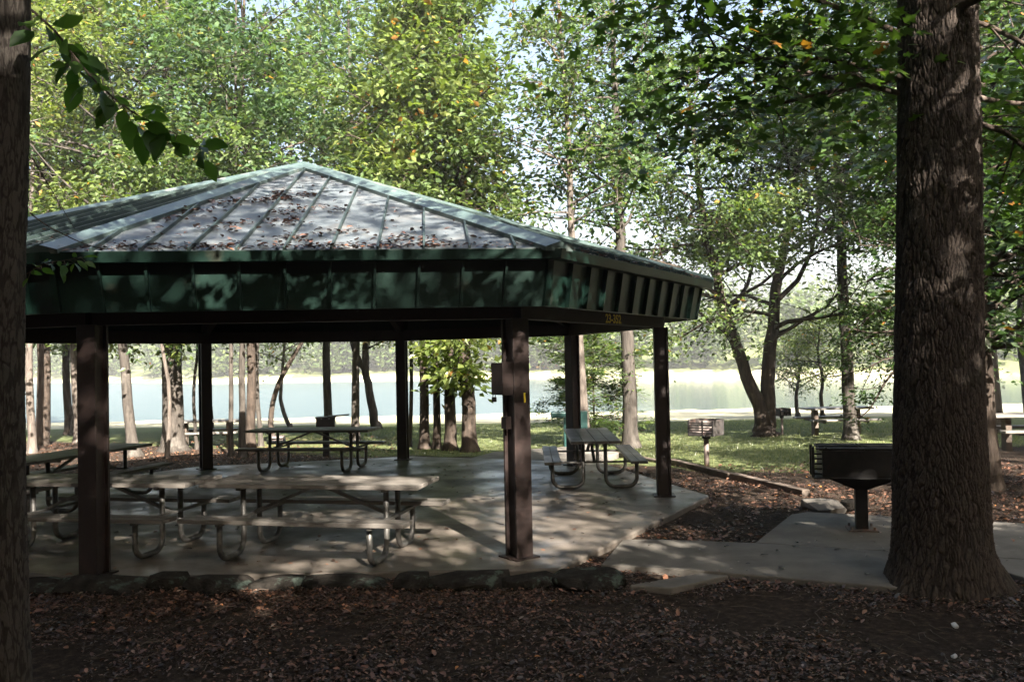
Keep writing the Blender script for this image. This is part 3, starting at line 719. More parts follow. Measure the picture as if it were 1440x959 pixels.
mid(45, 637, 10, 'pale sunlit slim trunk right beside the left foreground trunk', 11, 4, 2.4, 18, 9000, bm='bark_pale', lm='leaf_yellow', seed=1)
mid(57, 626, 17, 'reddish brown trunk second from the left foreground trunk', 14, 3.2, 3.2, 24, 13000, bm='bark_brown', lm='leaf_yellow', seed=2)
mid(97, 611, 10, 'slim dark trunk behind the front left post', 14, 3.4, 3, 22, 12000, lm='leaf_mid', bm='bark_brown', seed=3)
mid(107, 612, 12, 'dark trunk just left of the front left post', 16, 2.2, 3.4, 30, 17000, lm='leaf_mid', seed=4)
mid(149, 620, 5, 'very thin dark sapling just right of the front left post', 7, 2.6, 1.6, 14, 5000, .11, lm='leaf_cool', seed=5)
mid(188, 641, 14, 'leaning grey trunk with spreading roots right of the front left post', 14, 2.3, 3.2, 30, 16000, lm='leaf_yellow', lean=(-.9, .3), seed=6, flare=2.0)
mid(244, 634, 29, 'thickest dark trunk of the wood behind the slanted picnic table', 18, 2.5, 4.0, 36, 22000, lm='leaf_cool', seed=7, flare=1.6)
mid(235, 645, 6, 'pale thin stem in front of the thickest dark trunk', 8, 3.2, 1.8, 12, 5000, bm='bark_pale', lm='leaf_mid', seed=8)
mid(277, 632, 5, 'thread thin stem just left of the back left post', 7, 3, 1.5, 10, 4000, lm='leaf_cool', seed=9)
mid(325, 642, 7, 'thin dark stem between the back left post and the reddish trunk', 9, 3.2, 2, 14, 6500, lm='leaf_mid', seed=10)
mid(341, 643, 10, 'grey stem standing close left of the reddish trunk', 11, 3.8, 2.2, 16, 8000, bm='bark_grey', lm='leaf_cool', seed=11)
mid(353, 638, 14, 'reddish sunlit trunk left of the back picnic table', 16, 2.9, 3.2, 28, 14000, bm='bark_brown', lm='leaf_cool', seed=12)
mid(367, 628, 7, 'slim grey stem right of the reddish trunk', 12, 4.2, 2.2, 16, 7000, lm='leaf_mid', seed=13)
mid(383, 622, 8, 'crooked stem leaning far to the right above the back picnic table', 9, 3.2, 2.2, 16, 8000, lm='leaf_yellow', seed=14, bm='bark_brown',
    paths=lambda b, r: [[(0, 0, 0, r), (0, 0, 1.0, r*.9), (.35, 0, 2.0, r*.8), (1.1, .1, 3.3, r*.65), (1.9, .3, 5.2, r*.5), (2.4, .4, 9, r*.2)]])
mid(408, 601, 6, 'small curved stem near the shore above the back table', 6, 2.4, 1.8, 12, 5000, .14, lm='leaf_yellow', seed=15, bm='bark_pale',
    paths=lambda b, r: [[(0, 0, 0, r), (-.35, 0, 1.0, r*.9), (-.3, 0, 2.2, r*.7), (.1, 0, 6, r*.25)]])
mid(500, 622, 12, 'straight grey trunk right of the black box grill', 16, 4.2, 3.2, 26, 15000, lm='leaf_cool', seed=16)
mid(529, 602, 13, 'forked pale dappled tree near the shore, left of the back middle post', 9, 2.9, 2.8, 20, 11000, .14, lm='leaf_yellow', seed=17, bm='bark_grey',
    paths=lambda b, r: [[(0, 0, 0, r), (-.25, 0, 1.5, r*.85), (-.35, 0, 2.7, r*.75), (.1, .1, 6, r*.5), (.3, .2, 9, r*.2)], [(-.33, 0, 2.0, r*.6), (-.9, 0, 3.4, r*.5), (-1.4, 0, 6, r*.2)]])
mid(576, 628, 6, 'thin stem half hidden by the back middle post', 10, 3.6, 2, 14, 7000, lm='leaf_mid', seed=18)
mid(597, 631, 14, 'dark trunk first right of the back middle post', 16, 3.6, 3, 28, 16000, lm='leaf_mid', seed=19, bm='bark_brown')
mid(614, 631, 11, 'dark trunk close beside its twin right of the back middle post', 13, 2.2, 2.1, 24, 12000, .18, lm='leaf_yellow', seed=20, bm='bark_brown')
mid(633, 633, 17, 'dark trunk leaning left with low leafy boughs, left of the electrical box', 15, 1.7, 2.3, 34, 17000, .2, lm='leaf_yellow', lean=(-.5, 0), seed=21, bm='bark_brown')
mid(661, 635, 21, 'thick dark straight trunk nearest left of the electrical box', 17, 3.2, 1.9, 26, 10500, lm='leaf_mid', seed=22, bm='bark_brown')
mid(822, 634, 15, 'tall pale barked trunk behind the drinking fountain', 19, 5.2, 1.8, 26, 6500, lm='leaf_mid', seed=23, bm='bark_pale', lean=(-.4, 0), shape='even', bend=.05)
mid(887, 629, 22, 'tall thick grey trunk rising behind the end on picnic table', 20, 5.0, 2.3, 30, 8500, lm='leaf_cool', seed=24, bm='bark_grey', lean=(-.2, 0), shape='even', bend=.05)
mid(1075, 613, 26, 'big forked tree on the lawn with two spreading dappled trunks', 11, 2.5, 4.8, 56, 74000, .13, lm='leaf_mid', seed=25, bm='bark_brown', flare=1.5, shape='even', elev=(5, 50), sub_n=8,
    paths=lambda b, r: [[(-.02, 0, 0, r), (-.12, 0, .7, r*.75), (-.55, 0, 2.0, r*.62), (-1.0, 0, 3.4, r*.52), (-1.5, .1, 6, r*.36), (-1.9, .2, 10.5, r*.12)],
                        [(.08, .05, 0, r), (.12, .05, .7, r*.8), (.25, .05, 2.4, r*.68), (.5, .1, 4.2, r*.55), (1.0, .2, 6.5, r*.36), (1.6, .2, 11, r*.12)]])
mid(1197, 618, 18, 'slim dark straight trunk on the lawn in front of a picnic table', 17, 5.2, 3.0, 30, 15000, lm='leaf_mid', seed=26, bm='bark_grey', lean=(-.4, 0), bend=.06)
mid(1403, 609, 18, 'pale trunk leaning left beyond the right edge picnic table', 14, 3.2, 3.4, 26, 15000, lm='leaf_dark', seed=27, bm='bark_pale', lean=(-1.6, 0))
mid(1122, 586, 6, 'small round tree by the shore, left of the pair', 3.4, .9, 1.5, 20, 7000, .10, lm='leaf_grey', seed=28, name='young_tree', group='small shore trees', elev=(10, 45), cluster=.3)
mid(1157, 588, 6, 'small airy tree by the shore, right of the pair', 4.0, 1.3, 1.4, 18, 5000, .10, lm='leaf_yellow', seed=29, name='young_tree', group='small shore trees', cluster=.3)
# near right: dark tree behind the big trunk
cb = Vector((8.75, 18.6, gz(8.75, 18.6)))
tree('cedar_tree', 'dark drooping cedar just left of the big foreground trunk', 'tree', cb, [tp(cb, (0, 0, 8), .11, .02, .05, 5, 8)], (1.9, 7.7), 1.9, 56, 17000, .085, M['leaf_dark'], M['bark_brown'], 33, None, shape='cone', elev=(-22, 8), cluster=.22, flat=.35)
rb = Vector((7.15, 13.0, gz(7.15, 13)))
tree('broadleaf_tree', 'dark trunk hidden behind the big foreground trunk with leafy boughs at the right edge', 'tree', rb, [tp(rb, (-.3, 0, 9), .12, .04, .08, 5, 5)], (1.9, 6.3), 2.7, 30, 9000, .13, M['leaf_dark'], M['bark_brown'], 31, BG, shape='even', elev=(-10, 35), az_bias=-.6)
# sprays of a small conifer-like sapling by the fountain
sb = gp(838, 625)
tree('sapling', 'feathery green sapling with flat sprays beside the drinking fountain', 'sapling', sb, [tp(sb, (-.05, 0, 3.2), .03, .008, .04, 4, 3)], (.3, 3.1), 1.5, 38, 15000, .10, M['leaf_mid'], M['bark_brown'], 32, None, shape='even', elev=(-5, 15), cluster=.13, flat=.25, upness=2, sub_n=7)
# wood on the left, farther off, and on the right
wood_spots = [(-13.5, 27, 15, 'leaf_yellow'), (-17, 29, 16, 'leaf_mid'), (-20.5, 31, 17, 'leaf_yellow'), (-10.5, 30, 17, 'leaf_yellow'), (-23, 38, 18, 'leaf_mid'), (-6.4, 30, 15, 'leaf_mid'), (15, 27, 16, 'leaf_dark'), (19, 32, 17, 'leaf_mid'), (10.2, 20.5, 15, 'leaf_dark'), (13.2, 18, 14, 'leaf_mid')]
wood_lab = ['bright yellow green tree rising behind the front left post', 'mid green tree filling the gap left of the front left post', 'yellow green tree at the far left edge of the wood', 'tall yellow green tree above the left slope of the roof', 'distant mid green tree showing between the far left trunks', 'mid green tree over the roof apex', 'dark green tree behind the small shore trees', 'mid green tree far right beyond the big trunk', 'dark leafy tree just left of the big foreground trunk', 'leafy tree right of the big foreground trunk']
for i, (x, y, h, lm) in enumerate(wood_spots):
    b = Vector((x, y, gz(x, y))); r = .11+.05*R_.random()
    low = 4.4 if x > -6 else 3.2; h = min(h, 2.6+.42*y)
    tree('broadleaf_tree', wood_lab[i], 'tree', b, [tp(b, (R_.uniform(-.6, .6), R_.uniform(-.6, .6), h), r, .04, .15, 5, 60+i)], (low, h*.97), 3.7, 26, 10500, .17, M[lm], M['bark_grey' if i % 3 else 'bark_pale'], 100+i, 'trees of the surrounding wood', cluster=.42)

# far forest across the water: one mass, plus one autumn tree
def far_forest():
    rng = np.random.default_rng(5); P = []; T = []
    for i in range(520):
        x = rng.uniform(-190, 150); dd = 5+rng.random()**1.6*90; y = float(np.interp(x, *FAR))+dd
        z = gz(x, y); h = rng.uniform(8, 15); r = h*rng.uniform(.22, .34)
        n = 330 if dd < 35 else 170
        u = rng.normal(size=(n, 3)); u /= np.linalg.norm(u, axis=1)[:, None]; u *= rng.uniform(.55, 1, n)[:, None]**.5
        q = u*np.array([r, r, h*.46])+np.array([x, y, z+h*.5]); q += rng.normal(0, .35, q.shape)
        P.append(q); T.append(np.clip(rng.uniform(.2, .7)+rng.normal(0, .12, n), 0, .93)+(.0 if rng.random() > .05 else .07))
    P = np.concatenate(P); T = np.clip(np.concatenate(T), 0, 1)
    V, Fx, k = leaves(P, rng.uniform(.7, 1.5, len(P)), RHOMB, rng, .6, .2)
    V2 = V
    tag(link_mesh('forest', np_mesh('forest', V2, Fx, 3, np.repeat(T, k)), M['far_leaf']), 'wooded far shore of the lake', 'forest', kind='stuff')
far_forest()
p = atY(768, 520, 160.0); p.z = gz(p.x, 160)
tree('autumn_tree', 'rust and yellow autumn tree on the far shore of the lake', 'tree', p, [tp(p, (0, 0, 7), .2, .05, .1, 4, 2)], (.8, 7), 2.6, 26, 1800, .7, M['leaf_autumn'], M['bark_brown'], 55, None, shape='cone', cluster=.5)

# ------------------------------------------------------------------ foreground trunks with modelled bark
def bark_trunk(name, path, zs, roots, seed, nth, cell, amp, mat_, parent):
    rng = np.random.default_rng(seed)
    P = smooth_path(path, 60); zz = P[:, 2]
    th = np.linspace(0, 2*math.pi, nth, endpoint=False); zl = np.arange(zs[0], min(zs[1], 6.2), cell*.34)
    cx = np.interp(zl, zz, P[:, 0]); cyy = np.interp(zl, zz, P[:, 1]); rr_ = np.interp(zl, zz, P[:, 3])
    TH, ZZ = np.meshgrid(th, zl); rm = float(np.median(rr_))
    U = TH*rm; Lu = 2*math.pi*rm; Vv = ZZ*.17
    Uw = U+.8*cell*np.sin(ZZ*2.3+TH*2)+.25*cell*np.sin(ZZ*17+TH*11)+.15*cell*np.sin(ZZ*41-TH*23)
    ns = int(Lu*(Vv.max()-Vv.min())/(cell*cell))
    S = np.stack([rng.uniform(0, Lu, ns), rng.uniform(Vv.min(), Vv.max(), ns), rng.uniform(.6, 1, ns)], 1)
    S = np.vstack([S, S+[Lu, 0, 0], S-[Lu, 0, 0]]); S = S[np.argsort(S[:, 1])]
    def cells(cell, Vv, seed2):
        g = np.random.default_rng(seed2); ns = int(Lu*(Vv.max()-Vv.min())/(cell*cell))
        S = np.stack([g.uniform(0, Lu, ns), g.uniform(Vv.min(), Vv.max(), ns), g.uniform(.5, 1, ns)], 1)
        S = np.vstack([S, S+[Lu, 0, 0], S-[Lu, 0, 0]]); S = S[np.argsort(S[:, 1])]
        ed = np.zeros(TH.shape); hh = np.zeros(TH.shape)
        for i in range(len(zl)):
            v = Vv[i]; lo, hi = np.searchsorted(S[:, 1], [v.min()-2.5*cell, v.max()+2.5*cell]); s_ = S[lo:hi]
            if len(s_) < 2: continue
            d = np.sqrt((Uw[i][:, None]-s_[None, :, 0])**2+(v[:, None]-s_[None, :, 1])**2)
            o_ = np.argpartition(d, 1, axis=1)[:, :2]; dd = np.take_along_axis(d, o_, 1); near = np.where(dd[:, 0] > dd[:, 1], o_[:, 1], o_[:, 0])
            ed[i] = np.abs(dd[:, 1]-dd[:, 0])/cell; hh[i] = s_[near, 2]
        return ed, hh
    e1, h1 = cells(cell, Vv+.08*cell*np.sin(U/cell*2.1+ZZ*9), seed+1)
    e2, h2 = cells(cell*.55, ZZ*.34+.1*cell*np.sin(U/cell*3+ZZ*21), seed+2)
    e1 = np.clip(e1/(.16+.26*h1), 0, 1); e1 = e1*e1*(3-2*e1); e2 = np.clip(e2/.30, 0, 1)
    hgt = (e1*(.55+.45*h1)*(.62+.38*e2*h2)-.5)*amp+rng.normal(0, amp*.11, TH.shape)+amp*.25*np.sin(ZZ*3.1+TH*4)*np.sin(ZZ*7.7-TH*9)
    e = e1*(.45+.55*e2)*h2
    hh = h1
    rad_ = rr_[:, None]*np.ones_like(TH)
    for (ang, reach, top, wd) in roots:
        da = np.angle(np.exp(1j*(TH-ang)))
        rad_ = rad_+reach*np.exp(-(da/wd)**2)*np.clip(1-(ZZ-zs[0])/top, 0, 1)**2.2
    rad_ = rad_+hgt
    V = np.stack([cx[:, None]+rad_*np.cos(TH), cyy[:, None]+rad_*np.sin(TH), ZZ], -1).reshape(-1, 3)
    nz = len(zl); I = np.arange(nz*nth).reshape(nz, nth); J = np.roll(I, -1, 1)
    Q = np.stack([I[:-1], J[:-1], J[1:], I[1:]], -1).reshape(-1)
    me = np_mesh(name, V, Q, 4, np.clip(e*.75+.25*hh, 0, 1).ravel())
    return link_mesh(name, me, mat_, parent, True)
def plate_bark(name, lo, mid_, hi, moss=None):
    m, nt, out = new_mat(name)
    a = N(nt, 'Attribute'); a.attribute_name = 'tint'
    f = noise(nt, coords(nt, (1, 1, .3)), 30, 6, .7)
    md = N(nt, 'Math', operation='MULTIPLY_ADD'); nt.links.new(f, md.inputs[0]); md.inputs[1].default_value = .9; nt.links.new(a.outputs['Fac'], md.inputs[2])
    c = ramp(nt, [(.32, lo), (.72, mid_), (1.0, hi)], md.outputs[0]).outputs['Color']
    if moss:
        g = noise(nt, coords(nt, (1, 1, .6)), 3.0, 4); s = ramp(nt, [(.55, (0, 0, 0)), (.72, (.6, .6, .6))], g).outputs['Color']; c = mixc(nt, s, c, moss)
    p = N(nt, 'BsdfPrincipled'); p.inputs['Roughness'].default_value = .88; p.inputs['Specular IOR Level'].default_value = .2
    nt.links.new(c, p.inputs['Base Color']); nt.links.new(bump(nt, f, .5, .008), p.inputs['Normal']); nt.links.new(p.outputs['BSDF'], out.inputs['Surface']); return m
M['plate_oak'] = plate_bark('plate_oak', (.010, .0082, .007), (.033, .026, .022), (.07, .055, .046), (.045, .043, .035))
M['plate_slim'] = plate_bark('plate_slim', (.013, .0105, .009), (.04, .033, .028), (.085, .073, .063), (.055, .06, .05))

def crown_only(root, name, limbs, n_leaves, leaf, lmat, bmat, seed, tmpl, cluster, flat=.5, upness=.9, sub_n=7):
    """limbs [(start, az, el, length, r)] and their leaves, as parts of an existing tree"""
    rr = random.Random(seed); rng = np.random.default_rng(seed); wood = MB(); cen = []; dr = []
    for (b0, az, el, L, r) in limbs:
        pts = [Vector(b0)]; d = Vector((math.cos(az)*math.cos(el), math.sin(az)*math.cos(el), math.sin(el))); ns = 7
        for k in range(ns):
            d = (d+Vector((rr.gauss(0, .13), rr.gauss(0, .13), rr.gauss(-.02, .09)))).normalized(); pts.append(pts[-1]+d*(L/ns))
        wood.tube(pts, [r*(1-.85*k/ns)+.004 for k in range(ns+1)], 7, False)
        for k in range(sub_n):
            t = .2+.8*(k+rr.random()*.8)/sub_n; i = min(int(t*ns), ns-1); p0 = pts[i].lerp(pts[i+1], min(t*ns-i, 1)); dd = (pts[i+1]-pts[i]).normalized()
            s = Vector((rr.gauss(0, 1), rr.gauss(0, 1), rr.gauss(0, .4))); s = (s-dd*s.dot(dd)*.4).normalized(); sd_ = (dd*.6+s).normalized(); sl = L*rr.uniform(.18, .34)+.2
            q = [p0]
            for j in range(4): sd_ = (sd_+Vector((rr.gauss(0, .2), rr.gauss(0, .2), rr.gauss(-.05, .12)))).normalized(); q.append(q[-1]+sd_*(sl/4))
            wood.tube(q, [r*.3+.003, r*.22+.003, r*.15+.003, r*.08+.002, .002], 4, False)
            for j in (1, 2, 3, 4): cen.append(tuple(q[j])); dr.append(tuple(sd_))
        cen.append(tuple(pts[-1])); dr.append(tuple(d))
    wood.build('limb', bmat, root, smooth=True)
    cen = np.array(cen); dr = np.array(dr); wg = rng.gamma(.55, 1, len(cen)); wg /= wg.sum(); idx = rng.choice(len(cen), n_leaves, p=wg)
    off = rng.normal(size=(n_leaves, 3))*cluster; off[:, 2] *= flat
    V, Fx, k = leaves(cen[idx]+off, leaf*rng.uniform(.6, 1.25, n_leaves), tmpl, rng, upness, .3, dr[idx]*.6+off/cluster*.5)
    tint = np.clip(.45+rng.uniform(-.15, .15, len(cen))[idx]+rng.normal(0, .16, n_leaves), 0, .96); tint[rng.random(n_leaves) < .01] = 1
    link_mesh(name, np_mesh(name, V, Fx, 3, np.repeat(tint, k)), lmat, root)

# big oak, right foreground
ob_ = Vector((3.72, 7.62, -.08))
oak = thing('oak_tree', 'massive rough barked trunk in the right foreground with dark leafy boughs above', 'tree', ob_)
bark_trunk('trunk', [(0, 0, -.3, .50), (0, 0, .05, .44), (.0, 0, .4, .40), (.005, 0, .9, .385), (.01, 0, 1.5, .365), (.05, 0, 2.8, .345), (.09, 0, 4.2, .33), (.14, 0, 7.5, .28), (.15, 0, 11, .18)], (-.25, 10.8),
           [(math.pi+.35, .36, .62, .36), (-.30, .46, .75, .34), (-1.45, .14, .5, .3), (-2.2, .12, .55, .25), (1.2, .3, .7, .5), (2.3, .25, .7, .4)], 3, 520, .024, .019, M['plate_oak'], oak)
rr = random.Random(21); limbs = []
for k in range(15):
    z = rr.uniform(6.0, 10.5); a_ = k*2.4+rr.uniform(-.3, .3); limbs.append(((0, 0, z), a_, rad(rr.uniform(12, 45) if math.sin(a_) > -.2 else rr.uniform(-5, 30)), rr.uniform(3.6, 6.0), .06))
# the low boughs seen at the top of the photograph, reaching left and towards the lake
for az, el, L, z in ((2.85, 14, 2.1, 4.3), (2.5, 8, 2.2, 4.5), (3.1, 14, 2.4, 4.8), (2.15, 4, 2.6, 4.7), (3.3, 16, 2.2, 4.4), (.3, -4, 3.0, 4.4), (.8, -10, 3.4, 4.4), (1.3, -2, 2.6, 4.8), (.1, -14, 2.6, 4.2), (.6, 4, 3.4, 5.2)):
    limbs.append(((0, 0, z), az, rad(el), L, .026))
for az, z, L in ((-1.2, 5.0, 4.6), (-.9, 5.6, 4.8), (-1.5, 5.4, 4.6), (-.6, 5.2, 4.4), (-1.9, 5.8, 4.4), (-1.1, 6.6, 5.0), (-2.3, 5.6, 4.0)): limbs.append(((0, 0, z), az, rad(8), L, .05))  # unseen boughs added on the sun side to shade trunk and foreground
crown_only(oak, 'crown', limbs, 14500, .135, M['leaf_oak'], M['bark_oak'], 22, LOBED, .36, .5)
# slim tree, left foreground
lb_ = Vector((-2.62, 4.66, 0)); pt, pb = atY(22, 0, 4.66), atY(20, 958, 4.66)
lb_ = Vector((pb.x-.01, 4.66, 0.0)); lx = pt.x-pb.x
slim = thing('slim_tree', 'slim grey brown trunk at the left edge of the foreground', 'tree', lb_)
bark_trunk('trunk', [(0, 0, -.2, .115), (0, 0, .15, .098), (-.012, 0, 1.4, .083), (-.005, 0, 2.4, .081), (lx*.9, 0, 3.9, .084), (lx*1.4, 0, 7, .07), (0, 0, 9, .04)], (-.18, 8.9), [(0, .03, .4, .6), (2, .04, .5, .5), (4, .05, .4, .5)], 4, 200, .020, .007, M['plate_slim'], slim)
limbs = [((lx, 0, rr.uniform(4.9, 8.6)), k*2.4, rad(rr.uniform(5, 45)), rr.uniform(1.8, 3.2), .035) for k in range(14)]
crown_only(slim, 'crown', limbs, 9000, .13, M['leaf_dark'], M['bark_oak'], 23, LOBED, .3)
# the big leaved twig hanging right of the slim trunk, and a thin low twig
def twig(pix, Y, name, n_leaves, leaf, seed, r=.007, mat_='leaf_big', spread=.06, start=.1):
    rr = random.Random(seed); rng = np.random.default_rng(seed)
    pts = [atY(x, y, Y+dy)-lb_ for x, y, dy in pix]; P = smooth_path([(*p, r*(1-.75*i/(len(pts)-1))) for i, p in enumerate(pts)], 24)
    w_ = MB(); w_.tube([q[:3] for q in P], [q[3] for q in P], 6)
    pos = []; dirs = []
    for i in range(n_leaves):
        t = start+(1-start)*(i+rr.random())/n_leaves; k = min(int(t*22), 22); a = Vector(P[k][:3]); d = Vector(P[k+1][:3])-a; d.normalize()
        s = -1 if i % 2 else 1
        dr_ = (d*.5+Vector((rr.gauss(0, .4), rr.gauss(0, .6), rr.uniform(-1.0, .1)+.25*s))).normalized()
        e_ = a+dr_*rr.uniform(.02, spread); w_.tube([a, a.lerp(e_, .5)+Vector((0, 0, .004)), e_], [.0022, .0018, .0015], 4)
        pos.append(e_); dirs.append(dr_)
    w_.build('twig', M['bark_oak'], slim)
    if not pos: return
    V, Fx, k = leaves(np.array([tuple(p) for p in pos]), leaf*rng.uniform(.65, 1.15, len(pos)), OVATE, rng, .35, .4, np.array([tuple(d) for d in dirs])*2.5)
    link_mesh('leaf_spray', np_mesh('spray', V, Fx, 3, np.repeat(np.clip(rng.uniform(.1, .9, len(pos)), 0, 1)*np.where(rng.random(len(pos)) < .93, 1, 1), k)), M[mat_], slim)
twig([(45, 15, 0), (78, 45, -.1), (105, 80, -.15), (140, 120, -.2), (190, 160, -.25), (250, 190, -.3), (300, 215, -.32)], 4.6, 'a', 62, .16, 3, spread=.11, start=.06)
twig([(45, 222, 0), (62, 250, -.05), (80, 280, -.1), (105, 322, -.12)], 4.6, 'b', 0, .05, 4, .004)
twig([(42, 300, 0), (80, 325, -.1), (150, 350, -.2), (232, 328, -.3)], 4.6, 'c', 0, .05, 5, .004)
twig([(38, 385, 0), (60, 372, -.1), (92, 366, -.15), (118, 362, -.2)], 4.6, 'd', 20, .07, 6, .004, spread=.05)

# unseen trees added around the viewer, whose crowns shade the foreground
shade_wood = [(2.5, -6, 8.9, 2.2, 4.6), (7.5, -5, 8.5, 2.2, 4.4), (-2.5, -6, 9.2, 2.2, 4.6), (11, -2.5, 7.6, 2.2, 3.0), (5, -12, 12, 2.4, 5), (-6.2, 0, 10, 2.4, 4.2), (19, 12, 7, 2.2, 3.0),
             (13, -7, 9, 2.4, 4.5), (-8, -6, 11, 2.2, 5), (11, -13, 12, 2.6, 5.2), (-3, -14, 13, 2.4, 5.2), (-13, -2, 13, 2.4, 5), (23, 3, 9, 2.4, 4), (-10, -13, 15, 2.4, 5.2), (-11, 6, 12, 2.4, 4.2)]
back_lab = ['straight behind', 'close behind to the right', 'close behind to the left', 'beside, on the right', 'second row behind, middle', 'beside, on the left', 'right of the concrete pad', 'behind, far right', 'behind, far left', 'second row behind, right',
            'second row behind, left', 'far out on the left', 'far out on the right', 'second row behind, far left', 'left of the pavilion']
for i, (x, y, h, lz, cr) in enumerate(shade_wood):
    b = Vector((x, y, gz(x, y)))
    tree('broadleaf_tree', 'unseen shade tree added around the viewer: ' + back_lab[i], 'tree', b,
         [tp(b, (.2, .1, h), .2, .05, .1, 5, 300+i)], (lz, h*.97), cr, 36, 16000, .26, M['leaf_dark'], M['bark_oak'], 200+i, 'unseen shade trees around the viewer', cluster=.5)

for i, (x, y, h, lz, cr, n, lab) in enumerate([(1.2, -5.2, 13.5, 8.2, 3.4, 4600, 'unseen thin topped tree added to dapple the sun, nearest the middle'), (5.2, -5.6, 13.5, 8.4, 3.4, 3000, 'unseen thin topped tree added to dapple the sun, a little right'), (9.4, -5.2, 16, 7.8, 3.6, 4800, 'unseen thin topped tree added to dapple the sun, farther right'), (13.4, -4.5, 15, 7.5, 3.4, 1500, 'unseen thin topped tree added to dapple the sun, farthest right'), (-2.6, -4.8, 13, 8.2, 3.0, 4600, 'unseen thin topped tree added to dapple the sun, on the left')]):  # sparse unseen crowns added to break the sunlight into dapples
    b = Vector((x, y, gz(x, y)))
    tree('broadleaf_tree', lab, 'tree', b, [tp(b, (.2, .1, h), .16, .04, .1, 5, 700+i)], (lz, h*.97), cr, 22, n, .21, M['leaf_mid'], M['bark_oak'], 720+i, 'unseen shade trees around the viewer', cluster=.42, shape='even')
# unseen tall trees added behind and beside the viewer to block skylight
ring_lab = ['due right, front', 'due right, middle', 'due right, rear', 'rear right corner, outer', 'rear right, inner', 'rear, right of centre', 'rear centre', 'rear, left of centre', 'rear left, inner', 'rear left corner, outer', 'due left, rear', 'due left, middle', 'due left, front']
for i in range(13):
    a = rad(25-i*230/12.0); d = 27+3*math.sin(i*2.1)
    b = Vector((1+d*math.cos(a), 4+d*math.sin(a), 0)); b.z = gz(b.x, b.y)
    tree('broadleaf_tree', 'unseen tall tree added to block skylight: '+ring_lab[i], 'tree', b, [tp(b, (.3, .2, (15.5 if i in (0, 1, 3, 4, 5, 6) else 21)), .3, .06, .2, 5, 500+i)], (2.0, 20.5), 6.2, 44, 15000, .55, M['leaf_dark'], M['bark_oak'], 400+i, 'unseen tall trees blocking skylight', cluster=.8, shape='even')

# ------------------------------------------------------------------ leaf litter and grass
polys = [slab_poly, path_poly, pad_poly, kerb_poly, back_poly]
def scatter(n, x0, x1, y0, y1, keep):
    x = NP.uniform(x0, x1, n); y = NP.uniform(y0, y1, n); k = np.array([keep(a, b) for a, b in zip(x, y)]); return np.stack([x[k], y[k]], 1)
free = lambda x, y: not any(inside(p, x, y) for p in polys)
def dens(x, y): return math.sin(x*1.7+y*2.9)+math.sin(x*4.1-y*3.3+1)+math.sin(x*.9+y*1.3)
A1 = scatter(105000, -6.5, 6.5, 4.6, 8.9, lambda x, y: free(x, y) and abs(x) < .66*y+.5 and R_.random() < .5+.32*dens(x, y))
A2 = scatter(34000, 1.4, 9.5, 7.5, 16.5, lambda x, y: free(x, y) and R_.random() < .6+.25*dens(x, y) and y < 13+2.6*R_.random()+.4*x)
A3 = scatter(26000, -16, -3, 15, 27, lambda x, y: free(x, y) and R_.random() < .6+.25*dens(x, y))
A4 = scatter(9000, -5.5, 1.2, 7.3, 8.6, lambda x, y: free(x, y))
A = np.concatenate([A1, A2, A3, A4]); zz = ground_z(A[:, 0], A[:, 1])+NP.uniform(.0, .035, len(A))
sz = np.where(A[:, 1] < 9, NP.gamma(2.6, .0075, len(A))+.008, NP.gamma(3, .0105, len(A))+.012)
V, Fx, k = leaves(np.column_stack([A, zz]), sz, OVATE, NP, 1.3, 0)
ti = np.clip(NP.beta(1.6, 2.2, len(A)), 0, .96); ti[NP.random(len(A)) < .012] = 1
tag(link_mesh('leaf_litter', np_mesh('litter', V, Fx, 3, np.repeat(ti, k)), M['litter']), 'brown fallen leaves covering the ground around the pavilion', 'leaf litter', kind='stuff')
S1 = scatter(950, -6, 9, 7, 17, lambda x, y: not free(x, y))
V, Fx, k = leaves(np.column_stack([S1, np.full(len(S1), .006)]), NP.uniform(.03, .09, len(S1)), OVATE, NP, 3, 0)
tag(link_mesh('leaf_litter', np_mesh('slab_leaves', V, Fx, 3, np.repeat(NP.random(len(S1))*.8, k)), M['litter']), 'few stray dead leaves lying on the concrete', 'leaf litter', kind='stuff')
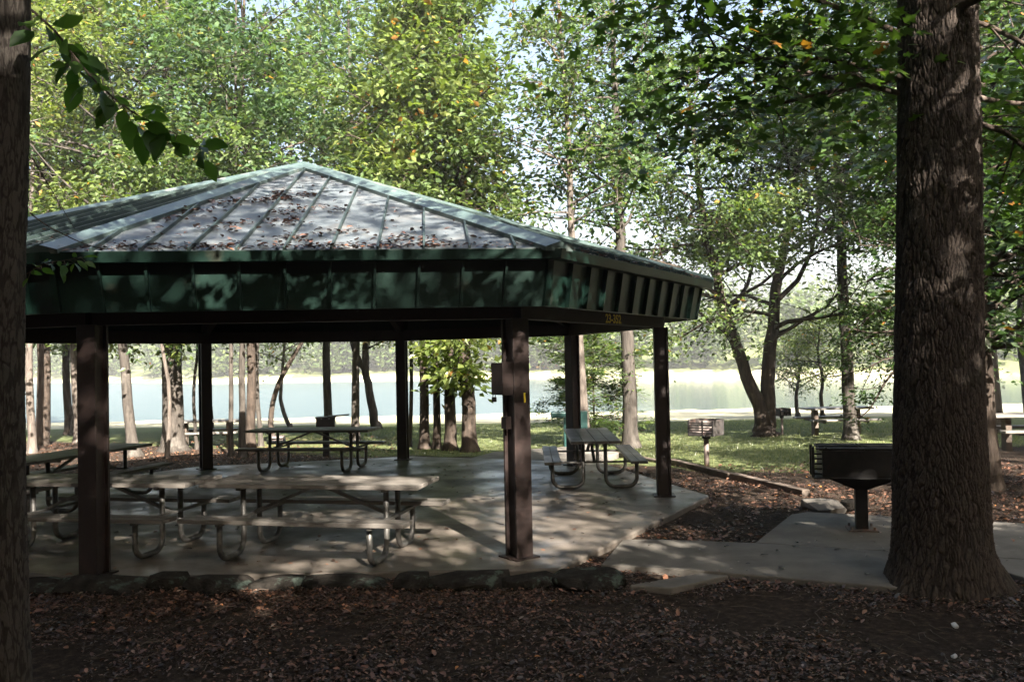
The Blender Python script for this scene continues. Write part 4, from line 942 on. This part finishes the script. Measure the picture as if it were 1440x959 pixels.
# twigs and bark strips in the litter
mb = MB()
for _ in range(420):
    x, y = R_.uniform(-5, 5), R_.uniform(5.2, 8.4)
    if not free(x, y): continue
    a = R_.uniform(0, 6.28); L = R_.uniform(.06, .30); z = gz(x, y)+.025
    mb.tube([(x, y, z), (x+math.cos(a)*L*.5, y+math.sin(a)*L*.5, z+R_.uniform(0, .02)), (x+math.cos(a+.3)*L, y+math.sin(a+.3)*L, z)], [.004, .0035, .002], 4)
tag(mb.build('twig_litter', M['timber']), 'dry twigs strewn through the foreground leaf litter', 'twigs', kind='stuff')
GB = scatter(90000, -7, 14, 13, 34, lambda x, y: free(x, y) and y > np.interp(x, [-8, -4, 0, 3, 6, 8, 12], [24, 21, 19.6, 16.4, 14.4, 18.2, 20])+R_.gauss(0, .5) and R_.random() < .62+.3*math.sin(x*2.2+y)*math.sin(y*1.7))
zz = ground_z(GB[:, 0], GB[:, 1]); n = len(GB); hh = NP.uniform(.03, .10, n); az = NP.uniform(0, 6.28, n); ln = NP.normal(0, .035, (n, 2))
b0 = np.column_stack([GB, zz-.01]); wv = np.column_stack([np.cos(az), np.sin(az), np.zeros(n)])*.007
V = np.stack([b0-wv, b0+wv, b0+np.column_stack([ln, hh])], 1).reshape(-1, 3)
tag(link_mesh('grass', np_mesh('grass', V, np.arange(3*n), 3, np.repeat(NP.random(n), 3)), M['blade']), 'short lawn grass behind the pavilion', 'grass', kind='stuff')
for (px, py, s, lb) in ((1343, 879, .05, 'larger scrap of white litter on the ground below the big trunk'), (1342, 922, .04, 'smaller scrap of white litter near the lower right corner')):
    p = at(px, py, -.05); m = stone((s*1.3, s*.8, s*.6), int(px+py)); o = m.build('paper_scrap', M['paper']); o.rotation_euler = (.3, .2, px); o.location = p; tag(o, lb, 'litter')

# thin haze over the lake air
hb = MB(); hb.box((-10, 130, 22), (780, 480, 56)); 
m, nt, out = new_mat('haze'); pv = N(nt, 'VolumePrincipled'); pv.inputs['Color'].default_value = (.93, .95, 1, 1); pv.inputs['Density'].default_value = .0006; pv.inputs['Anisotropy'].default_value = -.1
nt.links.new(pv.outputs['Volume'], out.inputs['Volume'])
tag(hb.build('haze', m), 'thin bright haze in the air', kind='stuff')
cy.volume_bounces = 0
